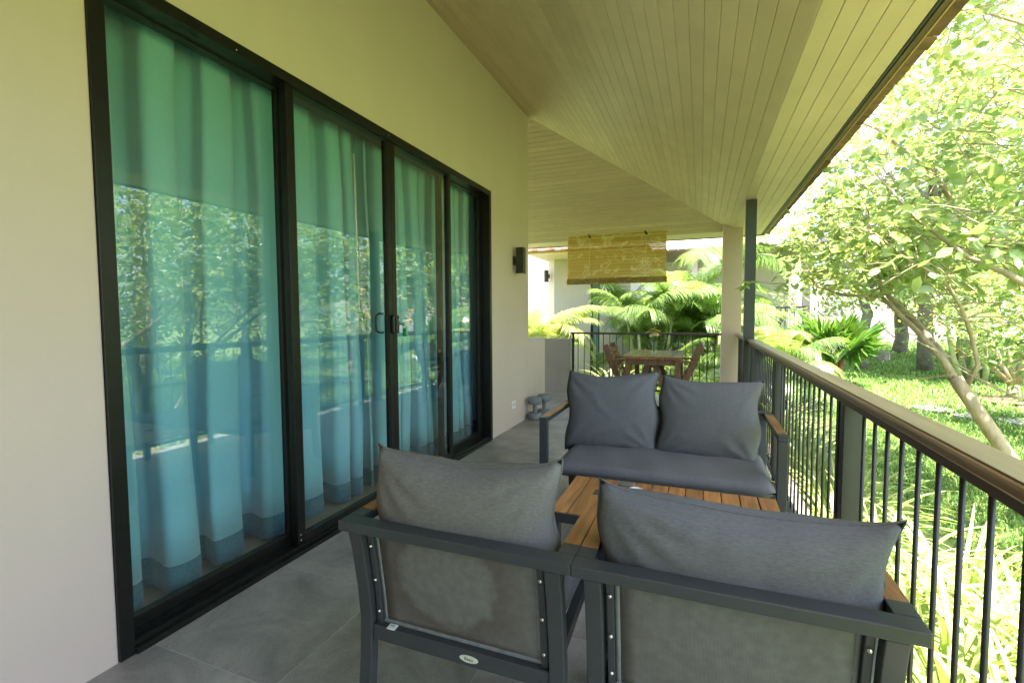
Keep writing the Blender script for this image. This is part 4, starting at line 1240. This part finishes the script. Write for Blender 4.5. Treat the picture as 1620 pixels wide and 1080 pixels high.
tree('garden_tree', 'big spreading tree in front of the pale garden wall', (5.75, 18.3), 5.6, (2.4, 2.4, 1.9), 560, .15, .24, LEAFY, BARKG, 7, .2)
tree('garden_tree', 'light green tree behind the second veranda', (.6, 25.5), 7.0, (3.0, 3.0, 2.6), 520, .22, .34, LEAF, BARKG, 8, .2)
tree('garden_tree', 'tall tree far behind the pale garden wall', (11.5, 27.0), 8.0, (3.4, 3.4, 3.0), 560, .24, .36, LEAF, BARKG, 9, .25)
tree('garden_tree', 'dark tree at the far right end of the garden', (10.5, 15.0), 6.2, (2.4, 2.6, 2.4), 600, .15, .24, LEAFD, BARKG, 10, .2)

tree('garden_shrub', 'tall bushy green shrub on the right, mirrored in the nearest glass panel', (4.3, 4.9), 3.4, (1.3, 1.5, 1.5), 520, .09, .15, LEAF, BARK, 31, .07)
tree('garden_shrub', 'thick leafy shrub on the right, mirrored in the second glass panel', (4.6, 8.2), 3.6, (1.4, 1.5, 1.6), 520, .09, .15, LEAFD, BARK, 32, .07)

tree('garden_tree', 'tallest pale green tree on the far side of the lawn, behind the leaning tree', (5.0, 14.2), 8.6, (3.3, 3.0, 3.0), 900, .16, .26, LEAFY, BARKG, 41, .17)

# ------------------------------------------------------------------ palms
def frond_mesh(name, seed, m, stem, n=30, length=1.0, arch=.9, leaf=.32, hang=.5, wid=.028):
    rs = np.random.RandomState(seed)
    pts, tang = [], []
    a = R(78); p = np.array((0., 0., 0.))
    ns = 26
    for i in range(ns + 1):
        t = i / ns
        pts.append(p.copy())
        ang = a - arch * 2.0 * t ** 1.35
        d = np.array((math.cos(ang), 0, math.sin(ang))); tang.append(d)
        p = p + d * length / ns
    pts, tang = np.array(pts), np.array(tang)
    v, f, s = [], [], []
    # rachis: three sided taper
    for i in range(ns + 1):
        r = .011 * (1 - .85 * i / ns) * length
        for k in range(3):
            t = 2 * math.pi * k / 3
            up = np.cross(tang[i], (0, 1, 0))
            v.append(pts[i] + r * (math.cos(t) * np.array((0, 1, 0)) + math.sin(t) * up))
    for i in range(ns):
        for k in range(3):
            q = i * 3 + k; q2 = i * 3 + (k + 1) % 3
            f += [q, q2, q2 + 3, q + 3]; s.append(4)
    for i in range(n):
        t = .16 + .84 * i / (n - 1)
        j = t * ns; j0 = min(int(j), ns - 1); fr = j - j0
        o = pts[j0] * (1 - fr) + pts[j0 + 1] * fr; d = tang[j0]
        up = np.cross(d, (0, 1, 0)); up = -up if up[2] < 0 else up
        ll = leaf * length * (.35 + .65 * math.sin(math.pi * min(1, (t - .08) * .98)) ** .7) * rs.uniform(.88, 1.1)
        for sd in (-1, 1):
            dr = np.array((0, sd, 0)) * .85 + d * (.45 + .5 * t) + up * rs.uniform(.12, .38)
            dr /= np.linalg.norm(dr)
            w = wid * length * rs.uniform(.85, 1.15)
            ax = np.cross(dr, up); ax /= np.linalg.norm(ax)
            b = len(v)
            prev = o
            cur = dr.copy(); pos = o.copy()
            seg = 3
            for k in range(seg + 1):
                tt = k / seg
                ww = w * (.5 + .9 * math.sin(math.pi * min(.98, tt * .75 + .2))) * (1 - tt * .75) if k < seg else 0
                v.append(pos + ax * ww * .5); v.append(pos - ax * ww * .5)
                cur = cur + np.array((0, 0, -hang * .42)); cur /= np.linalg.norm(cur)
                pos = pos + cur * ll / seg
            for k in range(seg):
                f += [b + 2 * k, b + 2 * k + 1, b + 2 * k + 3, b + 2 * k + 2]; s.append(4)
    me = np_mesh(name, np.array(v), f, s, m)
    return me

FRONDS = [frond_mesh('frond', 100 + i, PALM, None, 58, 1.0, .62 + .13 * (i % 4), .42, .75 + .18 * (i % 3), .0135) for i in range(6)]
FRONDSY = [frond_mesh('frond', 200 + i, PALMY, None, 64, 1.0, .8 + .15 * (i % 3), .32, .7, .011) for i in range(4)]

def areca(label, base, n, L0, L1, seed, meshes, stems=6, spread=.45, group=None, name='areca_palm', stemh=(.3, 1.2), z0=None, incl=(0, 46)):
    rs = np.random.RandomState(seed)
    bx, by = base; bz = gz(bx, by) if z0 is None else z0
    t = thing(name, label, 'palm', (bx, by, bz), group)
    tops = []
    for k in range(stems):
        a = rs.uniform(0, 6.28); r = spread * rs.uniform(.1, .8)
        b = (bx + r * math.cos(a), by + r * math.sin(a), bz - .05); h = rs.uniform(*stemh)
        e = (b[0] + .25 * math.cos(a) * h * .5, b[1] + .25 * math.sin(a) * h * .5, bz + h)
        tops.append((e, a))
        MB().tube([b, ((b[0] + e[0]) / 2, (b[1] + e[1]) / 2, bz + h * .55), e], [.035, .03, .025], 8).build('stem', CANE, t, smooth=True)
    for i in range(n):
        e, a0 = tops[i % stems]
        o = link('frond', meshes[rs.randint(len(meshes))], t)
        o.location = Vector(e) - Vector((bx, by, bz))
        L_ = rs.uniform(L0, L1)
        o.scale = (L_, L_ * rs.choice((-1, 1)), L_)
        o.rotation_euler = (rs.uniform(-.15, .15), R(rs.uniform(*incl)) - R(12), rs.uniform(0, 6.28))
    return t
areca('feathery areca palm clump behind the dining table', (-.95, 10.3), 44, .9, 1.45, 1, FRONDS, 10, .75, stemh=(.2, 1.9))
areca('feathery areca palm with tall fronds left of the column', (.2, 10.6), 44, .9, 1.5, 2, FRONDS, 10, .7, stemh=(.3, 2.2))
areca('slimmer areca palm right of the neighbouring house door', (-1.0, 11.6), 30, .9, 1.5, 3, FRONDS, 8, .5, stemh=(.3, 1.7))
areca('broad areca palm behind the others under the grey roof', (-.2, 12.6), 38, 1.1, 1.7, 4, FRONDS, 9, .9, stemh=(.8, 2.5))
areca('bright yellow green palm seen over the low wall at the house corner', (-3.15, 9.7), 34, 1.1, 1.5, 5, FRONDSY, 7, .4, stemh=(.5, 1.0))
areca('low feathery palm beside the column outside the railing', (1.25, 9.6), 26, .8, 1.3, 6, FRONDS, 5, .35, stemh=(.1, .5))
areca('small yellow palm beyond the column in front of the second veranda', (1.9, 12.4), 26, 1.0, 1.5, 7, FRONDSY, 5, .4, stemh=(.1, .7))
areca('young palm at the foot of the far railing', (.35, 8.95), 9, .8, 1.1, 8, FRONDS, 3, .2, stemh=(.05, .3))

# fan palm with red stems
def fan_mesh(seed, n=26, spread=R(250)):
    rs = np.random.RandomState(seed); v, f, s = [], [], []
    for i in range(n):
        a = -spread / 2 + spread * i / (n - 1)
        l = (.78 + .22 * math.cos(a * .7)) * rs.uniform(.95, 1.05)
        d = np.array((math.cos(a), math.sin(a), 0)); e = np.array((-math.sin(a), math.cos(a), 0))
        w = spread / n * .5
        b = len(v)
        fold = .05 if i % 2 else -.05
        v += [d * .05, d * l * .55 + e * w * l * .52 + np.array((0, 0, fold)), d * l * .55 - e * w * l * .52 + np.array((0, 0, -fold)), d * l + np.array((0, 0, -.12 * rs.uniform(.3, 1.2)))]
        f += [b, b + 1, b + 2, b + 1, b + 3, b + 2]; s += [3, 3]
    return np_mesh('fan_leaf', np.array(v), f, s, FAN)
def fan_palm():
    rs = np.random.RandomState(5)
    bx, by = 2.55, 11.6; bz = gz(bx, by)
    t = thing('fan_palm', 'fan palm with upright pleated leaves and reddish stems beyond the railing', 'palm', (bx, by, bz))
    for k in range(7):
        a = rs.uniform(0, 6.28); r = rs.uniform(.03, .22)
        MB().tube([(bx + r * math.cos(a), by + r * math.sin(a), bz - .05), (bx + r * 1.2 * math.cos(a), by + r * 1.2 * math.sin(a), bz + rs.uniform(.4, .65))], [.06, .045], 8).build('stem', REDSTEM, t, smooth=True)
    ms = [fan_mesh(i) for i in range(4)]
    for k in range(26):
        a = rs.uniform(0, 6.28); ln = rs.uniform(.35, .95); out = rs.uniform(.1, .75)
        e = Vector((ln * out * math.cos(a), ln * out * math.sin(a), .45 + ln * (1 - out * .5) * .75))
        o = link('fan_leaf', ms[k % 4], t); o.location = e
        o.scale = (rs.uniform(.5, .72),) * 3
        o.rotation_euler = (rs.uniform(-.5, .5), -R(rs.uniform(55, 88)) * (1 - out * .45), a)
        MB().tube([(bx + .05 * math.cos(a), by + .05 * math.sin(a), bz + .4), (bx + e.x * .6, by + e.y * .6, bz + e.z * .85), (bx + e.x, by + e.y, bz + e.z)], [.014, .011, .008], 5).build('leaf_stalk', CANE, t)
fan_palm()

# tall palm trunk far behind
pt = thing('palm_tree', 'tall bare grey palm trunk far behind the leaves at upper right', 'palm', (6.9, 13.2, gz(6.9, 13.2)))
MB().tube([(6.9, 13.2, -.3), (7.0, 13.3, 3), (6.95, 13.3, 7), (7.1, 13.2, 11.5)], [.2, .16, .14, .12], 12).build('trunk', PALMTR, pt, smooth=True)
for k in range(14):
    o = link('frond', FRONDS[k % 6], pt); o.location = (.2, 0, 11.7); o.scale = (3, 3, 3); o.rotation_euler = (0, R(30 + 5 * (k % 5)), k * .45)

# ------------------------------------------------------------------ strap-leaved plants along the railing
def strap_mesh(seed):
    rs = np.random.RandomState(seed)
    n = 8; v, f, s = [], [], []
    a = R(80); p = np.array((0., 0., 0.)); bend = rs.uniform(1.2, 2.0)
    for i in range(n + 1):
        t = i / n
        w = .021 * (1 - t ** 2.2) ** .8 * (.6 + .4 * min(1, t * 5)) + .0008
        v += [p + np.array((0, w * .9, .006)), p.copy(), p + np.array((0, -w * .9, .006))]
        ang = a - bend * t ** 1.3
        p = p + np.array((math.cos(ang), .05 * math.sin(seed + t * 3), math.sin(ang))) / n
    for i in range(n):
        b = i * 3
        f += [b, b + 1, b + 4, b + 3, b + 1, b + 2, b + 5, b + 4]; s += [4, 4]
    return np_mesh('strap_leaf', np.array(v), f, s, STRAP, True)
STRAPS = [strap_mesh(i) for i in range(6)]
def strap_plant(x, y, n, L0, L1, seed, label='clump of pale green strap leaves growing just outside the veranda railing', group='strap-leaved plants along the railing', up=1.0):
    rs = np.random.RandomState(seed)
    t = thing('strap_plant', label, 'plant', (x, y, gz(x, y)), group)
    for k in range(n):
        o = link('strap_leaf', STRAPS[rs.randint(6)], t)
        a = rs.uniform(0, 6.28); L_ = rs.uniform(L0, L1)
        o.location = (.10 * math.cos(a), .10 * math.sin(a), 0)
        o.scale = (L_, L_ * rs.uniform(.7, 1.15), L_ * up)
        o.rotation_euler = (rs.uniform(-.25, .25), rs.uniform(-.15, .45), a)
k = 0
for y in np.arange(.3, 7.4, .5):
    for x in (1.0, 1.42):
        if x > 1.2 and y > 3.6: continue
        k += 1
        strap_plant(x + RNG.uniform(-.08, .08), y + RNG.uniform(-.12, .12), 40, .5, .9, 300 + k)
for i, (x, y) in enumerate(((-1.75, 8.55), (-1.35, 8.5), (-.95, 8.6), (-.5, 8.55), (-1.55, 9.2), (-.1, 8.7))):
    strap_plant(x, y, 26, .6, 1.0, 400 + i, 'strap leaved plant growing outside the far railing', 'strap-leaved plants behind the far railing', 1.1)

# ------------------------------------------------------------------ flowering shrub, canes, bare shrub, stump
def flowering():
    rs = np.random.RandomState(8)
    bx, by = 5.35, 12.9; bz = gz(bx, by)
    t = thing('flowering_shrub', 'tall cane stemmed shrub with yellow flowers at the edge of the lawn', 'shrub', (bx, by, bz))
    tips = []
    for k in range(11):
        a = rs.uniform(0, 6.28); r = rs.uniform(.05, .5)
        b = np.array((bx + r * math.cos(a), by + r * math.sin(a), bz - .05)); e = b + np.array((rs.uniform(-.5, .5), rs.uniform(-.5, .5), rs.uniform(1.4, 2.3)))
        MB().tube(wob(b, e, 4, .03, rs), np.linspace(.06, .018, 5), 7).build('cane', CANE, t, smooth=True)
        tips.append(e)
    pts = [tips[rs.randint(len(tips))] + rs.normal(size=3) * (.45, .45, .38) for _ in range(420)]
    P, D, Nn, Ls = spray(rs, pts, 6, .3, .1, .17)
    o = link('foliage', leaf_mesh('foliage', P - np.array(t.location), D, Nn, Ls, LEAF, True), t); o['kind'] = 'stuff'
    for k in range(34):
        p = tips[rs.randint(len(tips))] + rs.normal(size=3) * (.5, .5, .42); p[1] -= .35
        m = MB()
        for i in range(6):
            c = Vector(p) + Vector(rs.normal(size=3)) * .045
            a = rs.uniform(0, 6.28)
            d = Vector((math.cos(a), math.sin(a), rs.uniform(-.3, .5))).normalized() * .06; e = d.orthogonal().normalized() * .035
            m.add([c, c + d * .5 + e, c + d, c + d * .5 - e], [(0, 1, 2, 3)])
        m.build('flower', FLOWERY, t)
flowering()
def bare_shrub():
    rs = np.random.RandomState(9)
    bx, by = 4.95, 10.6; bz = gz(bx, by)
    t = thing('bare_shrub', 'small bare stemmed shrub in a ring of brown soil on the lawn', 'shrub', (bx, by, bz))
    MB().tube([(bx, by, bz - .05), (bx - .01, by, bz + .28)], [.10, .075], 10).build('trunk', BARK, t, smooth=True)
    tips = []
    for k, (dx, dz) in enumerate(((-.55, 1.1), (-.25, .9), (.1, 1.2), (.35, 1.0), (.2, .8), (-.1, 1.3))):
        e = np.array((bx + dx, by + rs.uniform(-.3, .3), bz + .25 + dz))
        MB().tube([(bx, by, bz + .24), (bx + dx * .7, by, bz + .3 + dz * .35), tuple(e)], [.045, .032, .014], 7).build('branch', BARK, t, smooth=True)
        tips += [e + rs.normal(size=3) * .15 for _ in range(7)]
    P, D, Nn, Ls = spray(rs, tips, 5, .25, .08, .14)
    o = link('foliage', leaf_mesh('foliage', P - np.array(t.location), D, Nn, Ls, LEAF, True), t); o['kind'] = 'stuff'
    m = MB()
    for i in range(24):
        a = 2 * math.pi * i / 24; r = .55 * rs.uniform(.85, 1.15)
        m.v.append(Vector((bx + r * math.cos(a), by + r * math.sin(a), gz(bx, by) + .03)))
    m.v.append(Vector((bx, by, bz + .08)))
    m.f = [(i, (i + 1) % 24, 24) for i in range(24)]
    tag(m.build('soil_ring', SOIL), kind='structure')
bare_shrub()
st = MB().lathe((4.75, 16.2, gz(4.75, 16.2) - .02), [(.2, 0), (.17, .06), (.15, .28), (.13, .30)], 14).build('tree_stump', BARKG, smooth=True, origin=(4.75, 16.2, gz(4.75, 16.2)))
tag(st, 'low grey tree stump on the lawn before the pale wall', 'stump')

# stepping stones and kerb
for i, (x, y, w, d, lab) in enumerate(((3.44, 9.45, .62, .5, 'flat grey stepping stone, leftmost by the leaning trunk'), (3.75, 9.0, .55, .45, 'flat grey stepping stone just right of the leaning trunk'),
                                       (4.25, 8.75, .75, .5, 'flat grey stepping stone at the right edge of the lawn'))):
    rs = np.random.RandomState(i + 70)
    ring = [(x + w / 2 * math.cos(t) * (abs(math.cos(t)) ** -.35 if abs(math.cos(t)) > .3 else 1.3) * .8 + rs.uniform(-.03, .03), y + d / 2 * math.sin(t) * 1.1 + rs.uniform(-.03, .03)) for t in np.linspace(0, 2 * math.pi, 13)[:-1]]
    o = MB().prism(ring, 'z', gz(x, y) - .05, gz(x, y) + .05).build('stepping_stone', STONE, bevel=.01, origin=(x, y, gz(x, y)))
    tag(o, lab, 'stepping stone', 'stepping stones on the lawn')
kerb = MB().box(.70, .86, -2.2, 8.2, -.6, -.38).build('kerb', KERB, bevel=.01)
tag(kerb, kind='structure')
bed = MB().box(.861, 1.75, -2.2, 8.2, -.6, -.425).build('planting_bed', LAWN)
tag(bed, kind='structure')

# ------------------------------------------------------------------ lawn grass
def grass():
    rs = np.random.RandomState(17)
    def field(n, x0, x1, y0, y1, L0, L1, w):
        x = rs.uniform(x0, x1, n); y = rs.uniform(y0, y1, n)
        ok = ~((x < 1.72) & (y < 8.2)) & ~((x < .9) & (y < 8.6))
        x, y = x[ok], y[ok]; n = len(x)
        z = -.45 + .03 * np.maximum(0, np.hypot(x, y) - 5) - .01
        a = rs.uniform(0, 6.283, n); L_ = rs.uniform(L0, L1, n)
        b = rs.uniform(.2, 1.0, n)
        p = np.stack([x, y, z], 1)
        d = np.stack([np.cos(a), np.sin(a), np.zeros(n)], 1); e = np.stack([-np.sin(a), np.cos(a), np.zeros(n)], 1); u = np.array((0, 0, 1.0))
        v = np.stack([p - e * w / 2, p + e * w / 2, p + d * (L_ * b * .45)[:, None] + u * (L_ * .62)[:, None] + e * w * .42, p + d * (L_ * b * .45)[:, None] + u * (L_ * .62)[:, None] - e * w * .42, p + d * (L_ * b * 1.0)[:, None] + u * (L_ * (.95 - .35 * b))[:, None]], 1)
        return v.reshape(-1, 3), n
    parts = [field(90000, 1.7, 7.5, 1.0, 9.5, .05, .11, .011), field(70000, -3, 11, 8.5, 18, .07, .13, .022), field(26000, -4, 15, 17, 27, .10, .18, .045), field(14000, 7, 13, 1, 10, .06, .12, .02)]
    off = 0; V, F = [], []
    for v, n in parts:
        V.append(v); k = np.arange(n)[:, None] * 5 + off
        F.append((np.array([0, 1, 2, 3, 3, 2, 4])[None] + k).ravel()); off += 5 * n
    nt = sum(p[1] for p in parts)
    o = link('lawn_grass', np_mesh('lawn_grass', np.concatenate(V), np.concatenate(F), np.tile([4, 3], nt), GRASS))
    tag(o, 'short green lawn grass dappled with sun and shade', 'grass', kind='stuff')
grass()

# low ground plants along the foot of the fence-side beds
def ground_cover():
    rs = np.random.RandomState(23)
    pts = [(rs.uniform(-3.2, 1.6), rs.uniform(8.4, 9.6), 0) for _ in range(160)]
    pts = [np.array((x, y, gz(x, y) + rs.uniform(.02, .3))) for x, y, _ in pts]
    P, D, Nn, Ls = spray(rs, pts, 6, .3, .08, .16)
    o = link('ground_cover', leaf_mesh('ground_cover', P, D, Nn, Ls, LEAFY, True)); tag(o, 'low leafy ground cover below the far railing', 'ground cover', kind='stuff')
ground_cover()

# ================================================================== NEIGHBOURING BUILDINGS
def house_a():
    t = thing('neighbour_house', 'pale neighbouring house with narrow glass door behind the palms on the left', 'house', (-4, 12, 0))
    yw = 11.6
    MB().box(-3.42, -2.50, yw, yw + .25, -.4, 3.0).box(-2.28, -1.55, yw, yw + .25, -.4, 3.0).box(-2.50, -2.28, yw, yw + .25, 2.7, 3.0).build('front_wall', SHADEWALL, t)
    MB().add([(-3.42, yw, -.4), (-3.62, yw + .16, -.4), (-3.62, yw + .3, -.4), (-3.42, yw + .25, -.4), (-3.42, yw, 3), (-3.62, yw + .16, 3), (-3.62, yw + .3, 3), (-3.42, yw + .25, 3)],
             [(0, 3, 2, 1), (4, 5, 6, 7), (0, 1, 5, 4), (1, 2, 6, 5), (2, 3, 7, 6), (3, 0, 4, 7)]).build('corner_pier', PLASTER, t)
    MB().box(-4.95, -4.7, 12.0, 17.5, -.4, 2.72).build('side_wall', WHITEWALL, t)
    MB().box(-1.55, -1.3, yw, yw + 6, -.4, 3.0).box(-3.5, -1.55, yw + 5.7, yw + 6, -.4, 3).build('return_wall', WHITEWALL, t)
    f = MB().box(-2.499, -2.46, yw + .05, yw + .12, -.1, 2.7).box(-2.32, -2.281, yw + .05, yw + .12, -.1, 2.7).build('door_frame', FRAME, t)
    MB().box(-2.46, -2.32, yw + .08, yw + .086, -.1, 2.7).build('glass', GLASS, f)
    v = []
    n = 24
    m = MB()
    for i in range(n):
        x = -2.49 + .2 * i / (n - 1); y = yw + .19 + .02 * math.sin(i * 1.1)
        m.v += [Vector((x, y, -.1)), Vector((x, y, 2.7))]
    m.f = [(2 * i, 2 * i + 2, 2 * i + 3, 2 * i + 1) for i in range(n - 1)]
    m.build('door_curtain', CURT, t)
    MB().hexa([(-3.7, 10.3, 2.62), (-1.1, 10.3, 2.62), (-1.1, 18, 2.62), (-3.7, 18, 2.62)], [(-3.7, 10.3, 2.66), (-1.1, 10.3, 2.66), (-1.1, 18, 2.66), (-3.7, 18, 2.66)]).build('soffit', BOARD, t)
    rf = MB().add([(-3.8, 10.2, 2.665), (-1.0, 10.2, 2.665), (-1.0, 18, 2.665), (-3.8, 18, 2.665), (-3.8, 14, 4.2), (-2.6, 14, 4.2)], [(0, 1, 5, 4), (1, 2, 5), (2, 3, 4, 5), (0, 4, 3), (0, 3, 2, 1)]).build('roof', TILE, t)
    for i in range(21):
        x = -3.75 + i * .13
        MB().box(x + .004, x + .126, 10.10, 10.2, 2.64 + .01 * (i % 3), 2.675 + .01 * (i % 3)).build('eave_tile', TILE, t)
    wall_lamp((-3.62, yw - .02, 2.22), (-.8, -.6, 0), 'dark wall lamp on the corner of the neighbouring house', 1.05)
house_a()

def house_b():
    t = thing('neighbour_house', 'second neighbouring house with grey shingled roof and railed veranda beyond the palms', 'house', (0, 20, 0))
    z0 = .35
    MB().box(-3.5, 2.9, 19.5, 19.75, -.2, 3.4).build('wall', WHITEWALL, t)
    MB().box(-3.6, 3.0, 16.6, 19.5, -.2, z0).build('veranda_slab', PLASTER2, t)
    MB().box(-3.6, 3.0, 16.5, 16.6, 1.42, 1.47).build('top_rail', RAILDARKX, t)
    m0 = None
    for i in range(54):
        x = -3.5 + i * .12
        if m0 is None:
            m0 = MB().tube([(0, 16.55, z0 + .05), (0, 16.55, 1.42)], .012, 5).build('baluster', STEEL, t); m0.location.x = x
        else:
            c = m0.copy(); COL.objects.link(c); c.location.x = x
    for x in (-3.4, -.3, 2.85):
        MB().box(x, x + .18, 16.62, 16.8, z0, 3.3).build('column', PLASTER, t)
    e0, h = 16.0, 1.9
    MB().add([(-4.3, e0, 3.25), (3.5, e0, 3.25), (3.5, 23, 3.25), (-4.3, 23, 3.25), (-1.0, 19.5, 3.25 + h), (.4, 19.5, 3.25 + h)], [(0, 1, 5, 4), (1, 2, 5), (2, 3, 4, 5), (3, 0, 4), (0, 3, 2, 1)]).build('roof', SHINGLE, t)
    # shingle courses on the slope one can see
    for c in range(12):
        y0 = e0 + .27 * c; z = 3.25 + h * (.27 * c) / 3.5
        xa = -4.3 + 3.3 * (.27 * c) / 3.5; xb = 3.5 - 3.1 * (.27 * c) / 3.5
        x = xa
        while x < xb:
            w = RNG.uniform(.24, .36)
            a = [(x + .008, y0 - .02, z + .012), (x + w - .008, y0 - .02, z + .012), (x + w - .008, y0 + .28, z + .012 + h * .28 / 3.5), (x + .008, y0 + .28, z + .012 + h * .28 / 3.5)]
            MB().hexa(a, [(p[0], p[1] - .01, p[2] + .03) for p in a]).build('shingle', SHINGLE, t)
            x += w
    # a slatted chair on that veranda
    c = thing('veranda_chair', 'brown wooden folding chair on the second house veranda', 'chair', (2.3, 17.2, z0))
    MB().bar((2.05, 17.2, z0), (2.55, 17.2, z0 + 1.0), .05, .04, (0, 1, 0)).bar((2.5, 17.2, z0), (2.1, 17.2, z0 + .55), .05, .04, (0, 1, 0)).build('side_frame', DINWOOD, c)
    MB().bar((2.05, 17.7, z0), (2.55, 17.7, z0 + 1.0), .05, .04, (0, 1, 0)).bar((2.5, 17.7, z0), (2.1, 17.7, z0 + .55), .05, .04, (0, 1, 0)).build('side_frame', DINWOOD, c)
    for i in range(4):
        MB().box(2.1 + i * .08, 2.16 + i * .08, 17.2, 17.7, z0 + .46, z0 + .48).build('seat_slat', DINWOOD, c)
        MB().box(2.36 + i * .045, 2.38 + i * .045, 17.2, 17.7, z0 + .62 + i * .09, z0 + .69 + i * .09).build('back_slat', DINWOOD, c)
house_b()

gw = MB().box(5.6, 16, 22.5, 22.8, -.2, 2.3).build('garden_wall', PINKWALL, origin=(10, 22.6, 0))
tag(gw, 'long pale pinkish garden wall at the back of the lawn', 'wall')
